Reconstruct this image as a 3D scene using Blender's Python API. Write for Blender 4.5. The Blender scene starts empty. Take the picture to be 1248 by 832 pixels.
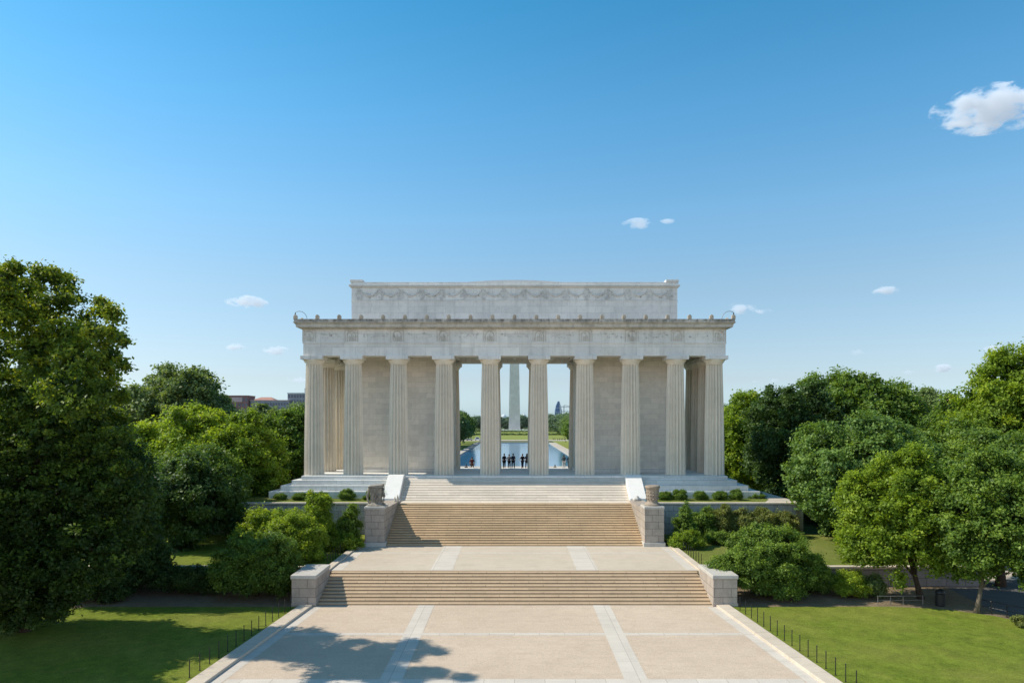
import bpy, bmesh, math, random
import numpy as np
from mathutils import Vector
random.seed(7)
PI = math.pi
R = math.radians
scene = bpy.context.scene
col = scene.collection

# ------------------------------------------------------------------ helpers
def tag(o, label=None, cat=None, group=None, kind=None):
    if label: o['label'] = label
    if cat: o['category'] = cat
    if group: o['group'] = group
    if kind: o['kind'] = kind
    return o

def empty(name, loc, label=None, cat=None, group=None):
    o = bpy.data.objects.new(name, None)
    o.empty_display_size = .3
    o.location = loc
    col.objects.link(o)
    return tag(o, label, cat, group)

def wloc(o):
    v = Vector((0, 0, 0))
    while o is not None:
        v = v + o.location
        o = o.parent
    return v

def copy_tree(o, parent=None):
    c = o.copy()
    col.objects.link(c)
    c.parent = parent
    for ch in list(o.children):
        copy_tree(ch, c)
    return c

class MB:
    """collects faces in world coordinates; build() links them as one mesh object"""
    def __init__(s):
        s.v = []; s.f = []
    def add(s, vs, fs):
        b = len(s.v)
        s.v += [tuple(p) for p in vs]
        s.f += [tuple(i + b for i in f) for f in fs]
        return s
    def box(s, x0, x1, y0, y1, z0, z1):
        vs = [(x0,y0,z0),(x1,y0,z0),(x1,y1,z0),(x0,y1,z0),(x0,y0,z1),(x1,y0,z1),(x1,y1,z1),(x0,y1,z1)]
        return s.add(vs, [(0,3,2,1),(4,5,6,7),(0,1,5,4),(1,2,6,5),(2,3,7,6),(3,0,4,7)])
    def prism_x(s, prof, x0, x1):        # prof: (y,z) loop, counter-clockwise seen from +x
        n = len(prof)
        vs = [(x0, y, z) for y, z in prof] + [(x1, y, z) for y, z in prof]
        fs = [tuple(range(n - 1, -1, -1)), tuple(range(n, 2 * n))]
        fs += [(i, (i + 1) % n, n + (i + 1) % n, n + i) for i in range(n)]
        return s.add(vs, fs)
    def prism_y(s, prof, y0, y1):        # prof: (x,z) loop, counter-clockwise seen from -y
        n = len(prof)
        vs = [(x, y0, z) for x, z in prof] + [(x, y1, z) for x, z in prof]
        fs = [tuple(range(n)), tuple(range(2 * n - 1, n - 1, -1))]
        fs += [((i + 1) % n, i, n + i, n + (i + 1) % n) for i in range(n)]
        return s.add(vs, fs)
    def sheet(s, pts, z):
        return s.add([(x, y, z) for x, y in pts], [tuple(range(len(pts)))])
    def tube(s, path, rad, n=8, cap=True):
        path = [Vector(p) for p in path]
        if not hasattr(rad, '__len__'): rad = [rad] * len(path)
        vs = []; fs = []
        up = Vector((0.03, 0.02, 1))
        for i, p in enumerate(path):
            t = (path[min(i + 1, len(path) - 1)] - path[max(i - 1, 0)]).normalized()
            a = t.cross(up)
            if a.length < .05: a = t.cross(Vector((1, .1, 0)))
            a.normalize(); b = a.cross(t).normalized()
            for k in range(n):
                an = 2 * PI * k / n
                vs.append(p + (a * math.cos(an) + b * math.sin(an)) * rad[i])
        for i in range(len(path) - 1):
            for k in range(n):
                fs.append((i*n+k, i*n+(k+1) % n, (i+1)*n+(k+1) % n, (i+1)*n+k))
        if cap:
            fs.append(tuple(range(n - 1, -1, -1))); fs.append(tuple(range((len(path)-1)*n, len(path)*n)))
        return s.add(vs, fs)
    def lathe(s, c, prof, n=24, f=None):
        vs = []; fs = []
        for j, (r, z) in enumerate(prof):
            for k in range(n):
                an = 2 * PI * k / n
                rr = r if f is None else f(r, z, an)
                vs.append((c[0] + rr * math.cos(an), c[1] + rr * math.sin(an), c[2] + z))
        for j in range(len(prof) - 1):
            for k in range(n):
                fs.append((j*n+k, j*n+(k+1) % n, (j+1)*n+(k+1) % n, (j+1)*n+k))
        fs.append(tuple(range(n - 1, -1, -1))); fs.append(tuple(range((len(prof)-1)*n, len(prof)*n)))
        return s.add(vs, fs)
    def build(s, name, m, parent=None, smooth=False, bevel=0, seg=2):
        off = wloc(parent) if parent is not None else Vector((0, 0, 0))
        me = bpy.data.meshes.new(name)
        me.from_pydata([(p[0]-off.x, p[1]-off.y, p[2]-off.z) for p in s.v], [], s.f)
        me.update()
        me.materials.append(m)
        if smooth: me.shade_smooth()
        o = bpy.data.objects.new(name, me)
        col.objects.link(o)
        if parent is not None: o.parent = parent
        if bevel:
            b = o.modifiers.new('bevel', 'BEVEL'); b.width = bevel; b.segments = seg; b.limit_method = 'ANGLE'
        return o

# ------------------------------------------------------------------ materials
class NT:
    def __init__(s, name):
        s.m = bpy.data.materials.new(name); s.m.use_nodes = True
        s.t = s.m.node_tree; s.t.nodes.clear()
        s.out = s.n('ShaderNodeOutputMaterial')
    def n(s, typ, **kw):
        nd = s.t.nodes.new(typ)
        for k, v in kw.items(): setattr(nd, k, v)
        return nd
    def l(s, a, b): s.t.links.new(a, b)
    def inp(s, sock, v):
        if hasattr(v, 'is_linked') or isinstance(v, bpy.types.NodeSocket): s.l(v, sock)
        else: sock.default_value = v
    def math(s, op, a, b=0.0, c=None, clamp=False):
        nd = s.n('ShaderNodeMath', operation=op, use_clamp=clamp)
        s.inp(nd.inputs[0], a); s.inp(nd.inputs[1], b)
        if c is not None: s.inp(nd.inputs[2], c)
        return nd.outputs[0]
    def pos(s): return s.n('ShaderNodeNewGeometry').outputs['Position']
    def scale(s, v, sc):
        nd = s.n('ShaderNodeVectorMath', operation='MULTIPLY'); s.l(v, nd.inputs[0]); nd.inputs[1].default_value = sc
        return nd.outputs[0]
    def noise(s, v, scale, detail=4, rough=.55, dist=0):
        nd = s.n('ShaderNodeTexNoise'); s.l(v, nd.inputs['Vector'])
        nd.inputs['Scale'].default_value = scale; nd.inputs['Detail'].default_value = detail
        nd.inputs['Roughness'].default_value = rough; nd.inputs['Distortion'].default_value = dist
        return nd.outputs['Fac']
    def ramp(s, f, stops, interp='LINEAR'):
        nd = s.n('ShaderNodeValToRGB'); cr = nd.color_ramp; cr.interpolation = interp
        while len(cr.elements) < len(stops): cr.elements.new(.5)
        for e, (p, c) in zip(cr.elements, stops):
            e.position = p; e.color = (c[0], c[1], c[2], 1) if hasattr(c, '__len__') else (c, c, c, 1)
        s.l(f, nd.inputs[0])
        return nd.outputs[0]
    def mix(s, f, a, b, mode='MIX'):
        nd = s.n('ShaderNodeMix', data_type='RGBA', blend_type=mode)
        s.inp(nd.inputs[0], f)
        for sk, v in ((nd.inputs[6], a), (nd.inputs[7], b)):
            if isinstance(v, bpy.types.NodeSocket): s.l(v, sk)
            else: sk.default_value = (v[0], v[1], v[2], 1)
        return nd.outputs[2]
    def bsdf(s, colr, rough=.8, spec=.25, bump=None, bstr=.3, bdist=.02, metal=0):
        b = s.n('ShaderNodeBsdfPrincipled')
        if isinstance(colr, bpy.types.NodeSocket): s.l(colr, b.inputs['Base Color'])
        else: b.inputs['Base Color'].default_value = (*colr, 1)
        s.inp(b.inputs['Roughness'], rough); b.inputs['Specular IOR Level'].default_value = spec
        b.inputs['Metallic'].default_value = metal
        if bump is not None:
            bp = s.n('ShaderNodeBump'); bp.inputs['Strength'].default_value = bstr; bp.inputs['Distance'].default_value = bdist
            s.l(bump, bp.inputs['Height']); s.l(bp.outputs[0], b.inputs['Normal'])
        s.l(b.outputs[0], s.out.inputs['Surface'])
        return b

def stone(name, base, var=.12, brick=None, mortar=.55, streak=.25, stain=(.35,.30,.24), stain_amt=.25, fine=.12, rough=.75, bump=.35, msize=.02, ledge=None):
    t = NT(name); P = t.pos()
    big = t.noise(P, .22, 5, .6)
    med = t.noise(P, 1.6, 4, .6)
    fin = t.noise(P, 14, 3, .7)
    c = t.mix(t.ramp(big, [(.3, 0), (.7, 1)]), [x * (1 - var) for x in base], [min(1, x * (1 + var)) for x in base])
    c = t.mix(t.math('MULTIPLY', t.ramp(med, [(.48, 0), (.75, 1)]), stain_amt), c, stain)
    st = t.noise(t.scale(P, (1.5, 1.5, .09)), 1.3, 4, .65)
    c = t.mix(t.math('MULTIPLY', t.ramp(st, [(.5, 0), (.78, 1)]), streak), c, stain)
    c = t.mix(1.0, c, t.ramp(fin, [(.25, 1 - fine), (.75, 1 + fine * .3)]), 'MULTIPLY')
    h = t.math('ADD', t.math('MULTIPLY', fin, .5), med)
    if brick:
        zo = brick[2] if len(brick) > 2 else None
        sp = t.n('ShaderNodeSeparateXYZ'); t.l(P, sp.inputs[0])
        cb = t.n('ShaderNodeCombineXYZ')
        t.l(sp.outputs[0] if zo else t.math('ADD', sp.outputs[0], sp.outputs[1]), cb.inputs[0]); t.l(t.math('SUBTRACT', sp.outputs[2], zo) if zo else sp.outputs[2], cb.inputs[1])
        bk = t.n('ShaderNodeTexBrick'); t.l(cb.outputs[0], bk.inputs['Vector'])
        bk.inputs['Scale'].default_value = 1; bk.inputs['Brick Width'].default_value = brick[0]; bk.inputs['Row Height'].default_value = brick[1]
        bk.inputs['Mortar Size'].default_value = msize; bk.inputs['Mortar Smooth'].default_value = .2
        bk.inputs['Color1'].default_value = (.90, .90, .90, 1); bk.inputs['Color2'].default_value = (1.05, 1.045, 1.04, 1)
        bk.inputs['Mortar'].default_value = (mortar, mortar, mortar, 1)
        c = t.mix(1.0, c, bk.outputs['Color'], 'MULTIPLY')
        h = t.math('SUBTRACT', h, t.math('MULTIPLY', bk.outputs['Fac'], 1.5))
    if ledge:   # grime near a height
        sp2 = t.n('ShaderNodeSeparateXYZ'); t.l(P, sp2.inputs[0])
        mr = t.n('ShaderNodeMapRange'); t.l(sp2.outputs[2], mr.inputs[0])
        mr.inputs[1].default_value = ledge[0]; mr.inputs[2].default_value = ledge[1]; mr.inputs[3].default_value = 0; mr.inputs[4].default_value = 1
        g = t.math('MULTIPLY', mr.outputs[0], t.ramp(t.noise(t.scale(P, (1, 1, .4)), 2.2, 5, .7), [(.35, 0), (.62, 1)]))
        c = t.mix(t.math('MULTIPLY', g, ledge[2]), c, ledge[3])
    t.bsdf(c, rough, .3, h, bump, .02)
    return t.m

def paving(name, a, b, speck, rough=.85, scale=28, joint=None, fineamt=1.0):
    t = NT(name); P = t.pos()
    big = t.noise(P, .12, 5, .6)
    med = t.noise(P, .9, 4, .6)
    c = t.mix(t.ramp(big, [(.3, 0), (.7, 1)]), a, b)
    c = t.mix(t.math('MULTIPLY', t.ramp(med, [(.46, 0), (.74, 1)]), .38), c, speck)
    vo = t.n('ShaderNodeTexVoronoi'); t.l(P, vo.inputs['Vector']); vo.inputs['Scale'].default_value = scale
    sp = t.n('ShaderNodeSeparateColor'); t.l(vo.outputs['Color'], sp.inputs[0])
    c = t.mix(fineamt, c, t.ramp(sp.outputs[0], [(0, .80), (.25, .93), (.75, 1.03), (1, 1.14)]), 'MULTIPLY')
    # faint sweeps of dust and wear across the slabs
    sw = t.noise(t.scale(P, (.5, 3.2, 1)), .8, 5, .7)
    c = t.mix(1.0, c, t.ramp(sw, [(.25, .93), (.6, 1.02), (.8, 1.06)]), 'MULTIPLY')
    h = sp.outputs[0]
    if joint:
        s2 = t.n('ShaderNodeSeparateXYZ'); t.l(P, s2.inputs[0])
        cb = t.n('ShaderNodeCombineXYZ'); t.l(s2.outputs[joint[2]], cb.inputs[0]); t.l(s2.outputs[1 - joint[2]], cb.inputs[1])
        bk = t.n('ShaderNodeTexBrick'); t.l(cb.outputs[0], bk.inputs['Vector']); bk.offset = 0
        bk.inputs['Scale'].default_value = 1; bk.inputs['Brick Width'].default_value = joint[0]; bk.inputs['Row Height'].default_value = joint[1]
        bk.inputs['Mortar Size'].default_value = .012; bk.inputs['Color1'].default_value = (.95, .95, .95, 1); bk.inputs['Color2'].default_value = (1.05, 1.05, 1.05, 1)
        bk.inputs['Mortar'].default_value = (.6, .58, .55, 1)
        c = t.mix(1.0, c, bk.outputs['Color'], 'MULTIPLY')
    t.bsdf(c, rough, .2, h, .25, .01)
    return t.m

def grass_mat(name, dark, light, dry, dryamt=.35, stripe=False):
    t = NT(name); P = t.pos()
    big = t.noise(P, .16, 5, .6)
    med = t.noise(P, 1.3, 5, .65)
    fin = t.noise(t.scale(P, (1, .6, 1)), 16, 4, .75)
    bl = t.noise(t.scale(P, (1, .5, 1)), 55, 2, .7)
    c = t.mix(t.ramp(med, [(.3, 0), (.7, 1)]), dark, light)
    c = t.mix(t.math('MULTIPLY', t.ramp(big, [(.42, 0), (.72, 1)]), dryamt), c, dry)
    c = t.mix(t.math('MULTIPLY', t.ramp(t.noise(P, .55, 6, .7), [(.56, 0), (.72, 1)]), dryamt * .8), c, dry)
    c = t.mix(1.0, c, t.ramp(fin, [(.3, .62), (.5, 1), (.7, 1.4)]), 'MULTIPLY')
    c = t.mix(1.0, c, t.ramp(bl, [(.3, .75), (.7, 1.25)]), 'MULTIPLY')
    if stripe:
        w = t.n('ShaderNodeTexWave'); w.bands_direction = 'DIAGONAL'; t.l(P, w.inputs['Vector']); w.inputs['Scale'].default_value = .16; w.inputs['Distortion'].default_value = 2.5; w.inputs['Detail'].default_value = 2
        c = t.mix(1.0, c, t.ramp(w.outputs['Fac'], [(.2, .965), (.8, 1.035)]), 'MULTIPLY')
    h = t.math('ADD', fin, bl)
    t.bsdf(c, .9, .1, h, .9, .06)
    return t.m

def plain(name, c, rough=.6, spec=.3, metal=0, var=.15, scale=6):
    t = NT(name); P = t.pos()
    n = t.noise(P, scale, 4, .6)
    cc = t.mix(t.ramp(n, [(.3, 0), (.7, 1)]), [x * (1 - var) for x in c], [min(1, x * (1 + var)) for x in c])
    t.bsdf(cc, rough, spec, n, .15, .01, metal)
    return t.m

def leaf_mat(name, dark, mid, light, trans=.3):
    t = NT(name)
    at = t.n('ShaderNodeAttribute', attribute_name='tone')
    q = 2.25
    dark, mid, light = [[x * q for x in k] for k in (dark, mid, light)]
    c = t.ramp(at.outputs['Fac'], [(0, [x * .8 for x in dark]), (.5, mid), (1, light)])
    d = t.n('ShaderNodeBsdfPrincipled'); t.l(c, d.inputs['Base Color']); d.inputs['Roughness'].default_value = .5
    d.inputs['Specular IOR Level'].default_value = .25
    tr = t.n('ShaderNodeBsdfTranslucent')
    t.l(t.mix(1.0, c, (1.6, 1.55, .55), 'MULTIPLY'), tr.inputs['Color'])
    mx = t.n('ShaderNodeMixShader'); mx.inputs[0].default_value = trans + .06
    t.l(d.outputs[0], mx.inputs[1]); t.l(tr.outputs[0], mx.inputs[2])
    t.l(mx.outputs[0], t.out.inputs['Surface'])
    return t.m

def bark_mat(name, c):
    t = NT(name); P = t.pos()
    n = t.noise(t.scale(P, (1, 1, .2)), 9, 5, .7)
    cc = t.ramp(n, [(.3, [x * .5 for x in c]), (.7, [x * 1.4 for x in c])])
    t.bsdf(cc, .9, .15, n, .8, .05)
    return t.m

M = {}
M['marble'] = stone('marble', (.85,.815,.76), .07, (2.6, 1.5), .76, .34, (.40,.36,.31), .22, .12)
M['marble_wall'] = stone('marble_wall', (.88,.82,.72), .06, (1.7, .62), .89, .16, (.42,.37,.31), .22, .12, msize=.03)
M['marble_col'] = stone('marble_column', (.90,.805,.665), .07, None, .7, .24, (.42,.37,.32), .16, .12)
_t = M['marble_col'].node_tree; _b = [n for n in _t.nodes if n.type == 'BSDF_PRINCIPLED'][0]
_a = _t.nodes.new('ShaderNodeAttribute'); _a.attribute_name = 'groove_shade'
_r = _t.nodes.new('ShaderNodeValToRGB'); _r.color_ramp.elements[0].color = (1, 1, 1, 1); _r.color_ramp.elements[1].color = (.73, .715, .69, 1)  # hollows of the flutes darker, their shade mixed into the marble colour
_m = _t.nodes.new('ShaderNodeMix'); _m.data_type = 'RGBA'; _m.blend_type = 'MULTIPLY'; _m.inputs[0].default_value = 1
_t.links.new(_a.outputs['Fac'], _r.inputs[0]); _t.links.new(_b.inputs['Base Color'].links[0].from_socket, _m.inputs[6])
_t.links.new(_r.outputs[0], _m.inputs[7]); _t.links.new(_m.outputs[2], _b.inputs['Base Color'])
M['marble_attic'] = stone('marble_attic', (.82,.80,.755), .09, (2.2, .75), .80, .40, (.40,.39,.37), .28, .16)
M['marble_relief'] = stone('marble_relief', (.72,.70,.66), .1, None, .8, .3, (.26,.25,.23), .35, .2)
M['marble_tier'] = stone('marble_tier', (.80,.785,.745), .08, (2.9, .6), .70, .30, (.45,.42,.36), .22, .12)
M['cornice'] = stone('cornice_stone', (.64,.59,.52), .15, None, .8, .5, (.20,.17,.13), .45, .2, ledge=(23.5, 23.9, .95, (.15,.125,.10)))
M['antefix'] = stone('antefix_stone', (.62,.53,.42), .15, None, .8, .5, (.22,.17,.12), .45, .2)
M['panel'] = stone('panel_stone', (.68,.63,.55), .14, None, .8, .4, (.30,.26,.21), .35, .2)
M['granite'] = stone('granite_block', (.46,.395,.335), .14, (1.15, .62), .48, .45, (.20,.18,.155), .32, .2, msize=.022)
M['granite_cap'] = stone('granite_cap', (.58,.55,.50), .12, None, .6, .3, (.30,.27,.23), .3, .18)
M['wall_blue'] = stone('retaining_granite', (.42,.415,.40), .16, (1.5, .62), .45, .5, (.17,.17,.165), .35, .2, msize=.022)
M['wall_low'] = stone('low_wall_granite', (.27,.265,.26), .16, (1.5, .62), .45, .5, (.13,.13,.125), .35, .2, msize=.022)  # darker copy of the retaining granite, the wall's shade put into its colour
M['coping'] = stone('coping_stone', (.66,.58,.47), .1, (2.4, 5), .6, .2, (.36,.32,.27), .25, .12)
M['tread_low'] = stone('lower_stair_stone', (.575,.425,.275), .10, (2.1, .15, .02), .70, .35, (.38,.28,.19), .25, .18, msize=.028)
M['tread'] = stone('stair_stone', (.575,.41,.245), .10, (2.1, 3.0 / 18, .02), .70, .35, (.36,.26,.17), .25, .18, msize=.028)
M['tread_marble'] = stone('marble_stair_stone', (.72,.635,.53), .08, (2.3, .23, .15), .84, .2, (.46,.41,.34), .2, .12, msize=.01)
M['cheek'] = stone('cheek_marble', (.82,.80,.76), .05, None, .8, .12, (.5,.46,.4), .12, .08)
M['urn'] = stone('urn_stone', (.36,.32,.265), .2, None, .8, .7, (.13,.11,.09), .55, .3, bump=.8)
M['urn_warm'] = stone('urn_stone_warm', (.42,.34,.26), .2, None, .8, .6, (.18,.13,.095), .5, .3, bump=.8)
M['plaza'] = paving('plaza_aggregate', (.56,.452,.345), (.625,.51,.393), (.46,.357,.262))
M['terrace'] = paving('terrace_aggregate', (.555,.475,.375), (.61,.525,.42), (.47,.385,.295), scale=30, fineamt=.7)
M['band'] = paving('pale_band_stone', (.60,.545,.475), (.655,.60,.525), (.52,.465,.40), scale=45, joint=(1.55, 3.1, 1), fineamt=.6)
M['band_x'] = paving('pale_cross_band_stone', (.60,.545,.475), (.655,.60,.525), (.52,.465,.40), scale=45, joint=(1.5, 3.0, 0), fineamt=.6)
M['kerb'] = paving('kerb_stone', (.58,.50,.40), (.66,.57,.46), (.42,.35,.27), scale=35, joint=(2.2, 60, 1), fineamt=.7)
M['lawn'] = grass_mat('lawn_grass', (.125,.175,.020), (.235,.30,.038), (.35,.32,.085), .45, True)
M['lawn_dry'] = grass_mat('upper_lawn_grass', (.13,.175,.03), (.21,.25,.05), (.31,.28,.10), .6)
M['meadow'] = grass_mat('far_lawn_grass', (.20,.25,.055), (.26,.30,.07), (.32,.30,.11), .6)
M['ground'] = grass_mat('ground_earth', (.05,.075,.018), (.085,.115,.028), (.14,.13,.055), .4)
M['soil'] = grass_mat('mulch_soil', (.20,.15,.095), (.30,.23,.155), (.38,.31,.21), .4)
M['asphalt'] = paving('asphalt', (.11,.11,.11), (.16,.155,.15), (.20,.18,.16), scale=40)
M['path'] = paving('pale_path', (.50,.45,.38), (.56,.50,.43), (.42,.36,.28), scale=20)
M['iron'] = plain('black_iron', (.018,.018,.02), .45, .4)
M['steel'] = plain('grey_steel', (.22,.21,.2), .45, .5, .3)
M['obelisk'] = stone('obelisk_stone', (.60,.61,.60), .06, (9, 5), .93, .15, (.33,.34,.34), .15, .06)
M['bark'] = bark_mat('bark', (.075,.058,.042))
M['bark_pale'] = bark_mat('pale_bark', (.17,.14,.105))

M['leaf_oak'] = leaf_mat('leaf_oak', (.020,.038,.009), (.056,.088,.013), (.165,.180,.018), .32)
M['leaf_dark'] = leaf_mat('leaf_dark', (.018,.036,.012), (.036,.066,.017), (.07,.105,.022), .25)
M['leaf_grey'] = leaf_mat('leaf_grey', (.045,.068,.030), (.085,.118,.045), (.125,.155,.05), .28)
M['leaf_bright'] = leaf_mat('leaf_bright', (.045,.075,.010), (.095,.14,.016), (.19,.225,.022), .35)
M['leaf_mid'] = leaf_mat('leaf_mid', (.030,.056,.012), (.062,.102,.018), (.12,.165,.025), .30)
M['leaf_blue'] = leaf_mat('leaf_blue', (.030,.058,.017), (.066,.112,.027), (.11,.158,.034), .28)
M['leaf_yellow'] = leaf_mat('leaf_yellow', (.046,.078,.010), (.105,.150,.017), (.175,.215,.024), .38)
M['leaf_olive'] = leaf_mat('leaf_olive', (.042,.056,.018), (.082,.098,.028), (.135,.138,.038), .25)
M['leaf_far'] = leaf_mat('leaf_far', (.045,.075,.062), (.068,.102,.075), (.10,.135,.09), .2)  # bluish distance haze mixed into the leaf colour
M['leaf_pool'] = leaf_mat('leaf_pool', (.040,.070,.036), (.070,.105,.045), (.115,.15,.055), .25)

# ------------------------------------------------------------------ foliage
def np_quads(name, V, tone, m, parent):
    n = V.shape[0]
    me = bpy.data.meshes.new(name)
    me.vertices.add(n * 4); me.loops.add(n * 4); me.polygons.add(n)
    me.vertices.foreach_set('co', V.reshape(-1).astype(np.float32))
    me.loops.foreach_set('vertex_index', np.arange(n * 4, dtype=np.int32))
    me.polygons.foreach_set('loop_start', np.arange(0, n * 4, 4, dtype=np.int32))
    me.polygons.foreach_set('loop_total', np.full(n, 4, dtype=np.int32))
    me.update(calc_edges=True)
    a = me.attributes.new('tone', 'FLOAT', 'FACE')
    a.data.foreach_set('value', tone.astype(np.float32))
    me.materials.append(m)
    o = bpy.data.objects.new(name, me); col.objects.link(o); o.parent = parent
    return o

def foliage(name, lobes, leaf, m, parent, seed, cov=2.3, rc=.62, zmin=None, base_tone=.42, gap=.12, tz=None):
    """lobes (n,6) in parent space: leaf-sized faces in clumps over the lobes' shells, sparser inside"""
    g = np.random.default_rng(seed)
    L = np.array(lobes, float)
    la = leaf * leaf * .62 * .5
    P_ = []; N_ = []; T_ = []
    for i, l in enumerate(L):
        c, r = l[:3], l[3:]
        rm = r.mean()
        area = 4 * PI * rm * rm
        nc = max(8, int(area / (PI * rc * rc) * 1.5))
        d = g.normal(size=(nc, 3)); d /= np.linalg.norm(d, axis=1)[:, None]
        rad = g.uniform(.70, 1.06, nc)[:, None]
        cp = c + d * r * rad
        keep = np.ones(nc, bool)
        for j, q in enumerate(L):
            if j != i:
                keep &= (((cp - q[:3]) / (q[3:] * .72)) ** 2).sum(1) > 1
        keep &= g.random(nc) > gap
        if zmin is not None: keep &= cp[:, 2] > zmin
        cp = cp[keep]; d = d[keep]
        nc = len(cp)
        if nc == 0: continue
        m_ = max(6, int(PI * rc * rc * cov / 1.5 / la))
        k = g.integers(int(m_ * .6), int(m_ * 1.4) + 1, nc)
        idx = np.repeat(np.arange(nc), k)
        n = len(idx)
        crad = rc * g.uniform(.7, 1.25, nc)
        p = cp[idx] + g.normal(size=(n, 3)) * np.array([.5, .5, .36]) * crad[idx][:, None]
        nn = d[idx] * .5 + np.array([0, 0, .55]) + g.normal(size=(n, 3)) * .5
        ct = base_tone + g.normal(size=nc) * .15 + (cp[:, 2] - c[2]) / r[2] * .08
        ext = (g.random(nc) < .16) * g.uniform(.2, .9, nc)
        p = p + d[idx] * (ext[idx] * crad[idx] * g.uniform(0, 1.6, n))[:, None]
        if tz: ct = ct + np.clip((cp[:, 2] - tz[0]) * tz[1], -.42, .12)  # shade on the lower crown is put into the leaf tone
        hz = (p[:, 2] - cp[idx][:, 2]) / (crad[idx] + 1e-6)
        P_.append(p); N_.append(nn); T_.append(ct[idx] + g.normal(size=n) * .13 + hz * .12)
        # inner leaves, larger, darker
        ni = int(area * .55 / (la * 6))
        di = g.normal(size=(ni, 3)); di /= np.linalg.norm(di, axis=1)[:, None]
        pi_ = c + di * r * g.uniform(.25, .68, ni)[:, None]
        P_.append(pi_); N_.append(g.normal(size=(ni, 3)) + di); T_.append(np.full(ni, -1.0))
    P = np.concatenate(P_); N = np.concatenate(N_); T = np.concatenate(T_)
    if zmin is not None:
        ok = P[:, 2] > zmin * .9; P, N, T = P[ok], N[ok], T[ok]
    n = len(P)
    N /= np.linalg.norm(N, axis=1)[:, None]
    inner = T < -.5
    A = np.cross(N, g.normal(size=(n, 3))); A /= np.linalg.norm(A, axis=1)[:, None]
    B = np.cross(N, A)
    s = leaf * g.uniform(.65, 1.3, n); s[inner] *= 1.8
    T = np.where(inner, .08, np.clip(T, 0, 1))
    a = A * (s * .5)[:, None]; b = B * (s * .31)[:, None]; dr = N * (s * .10)[:, None]
    V = np.stack([P + a - dr, P + b, P - a - dr, P - b], axis=1)
    return np_quads(name, V, T, m, parent)

def crown_lobes(g, cz, rx, ry, rz, k=9, lob=.46, flat=.35):
    """lobes spread over an ellipsoid centred at height cz"""
    out = [(0, 0, cz, rx * .62, ry * .62, rz * .66)]
    for i in range(k):
        t = (i + .5) / k
        ph = i * 2.39996 + g.uniform(-.4, .4)
        zz = 1 - (1 + flat) * t
        zz = max(-.95, min(.95, zz + g.uniform(-.12, .12)))
        rr = math.sqrt(1 - zz * zz)
        s = lob * g.uniform(.75, 1.2)
        q = 1 - s * .9
        out.append((rx * rr * math.cos(ph) * q, ry * rr * math.sin(ph) * q, cz + rz * zz * q, rx * s, ry * s, rz * s * .9))
        # smaller tufts break the outline
        for _ in range(4):
            a2 = ph + g.uniform(-.8, .8); z2 = max(-.9, min(.97, zz + g.uniform(-.3, .35))); r2 = math.sqrt(1 - z2 * z2)
            s2 = s * g.uniform(.25, .55); q2 = 1.02 - s2 * g.uniform(.0, .7)
            out.append((rx * r2 * math.cos(a2) * q2, ry * r2 * math.sin(a2) * q2, cz + rz * z2 * q2, rx * s2, ry * s2, rz * s2))
    return out

def trunk_mesh(lobes, h0, r0, m, parent, seed, lean=(0, 0), top=None):
    g = random.Random(seed)
    base = wloc(parent)
    mb = MB()
    cz = sum(l[2] for l in lobes) / len(lobes)
    top = top or cz
    pts = []; rad = []
    n = 7
    for i in range(n):
        t = i / (n - 1)
        pts.append(base + Vector((lean[0] * t + g.uniform(-.1, .1) * t, lean[1] * t + g.uniform(-.1, .1) * t, -.12 + t * (top + .12))))
        rad.append(r0 * (1.35 - .35 * min(1, t * 8)) * (1 - .6 * t))
    mb.tube(pts, rad, 10)
    big = sorted(lobes, key=lambda l: -l[3] * l[4] * l[5])[:9]
    for l in big:
        t0 = min(.95, max(.25, h0 / top + g.uniform(0, .3)))
        i = t0 * (n - 1); i0 = min(n - 2, int(i)); a = pts[i0].lerp(pts[i0 + 1], i - i0)
        e = base + Vector(l[:3]); mid = a.lerp(e, .5) + Vector((g.uniform(-.3, .3), g.uniform(-.3, .3), .35))
        rr = r0 * (1 - .6 * t0) * .55
        mb.tube([a, mid, e], [rr, rr * .6, rr * .22], 7)
        for _ in range(2):
            f = e + Vector((g.uniform(-.7, .7) * l[3], g.uniform(-.7, .7) * l[4], g.uniform(.1, .8) * l[5]))
            mb.tube([mid.lerp(e, .5), f], [rr * .35, rr * .1], 5)
    return mb.build('trunk', m, parent, smooth=True)

def tree(name, label, x, y, z0, top, hw, bot, leafm, seed, leaf=.3, k=9, ry=None, cov=2.3, rc=.62, tr=.32, group=None, bark='bark', lobes=None, lean=(0, 0), cat='tree', tone=.42, lob=.42, flat=.35, gap=.24):
    e = empty(name, (x, y, z0), label, cat, group)
    g = random.Random(seed)
    if lobes is None:
        cz = (top + bot) / 2 - z0; rz = (top - bot) / 2
        lobes = crown_lobes(g, cz, hw, ry or hw, rz, k, lob, flat)
        lobes = [(l[0] + lean[0], l[1] + lean[1]) + tuple(l[2:]) for l in lobes]
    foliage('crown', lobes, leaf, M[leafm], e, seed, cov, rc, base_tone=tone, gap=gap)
    trunk_mesh(lobes, max(.4, bot - z0) , tr, M[bark], e, seed, lean)
    return e

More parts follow.
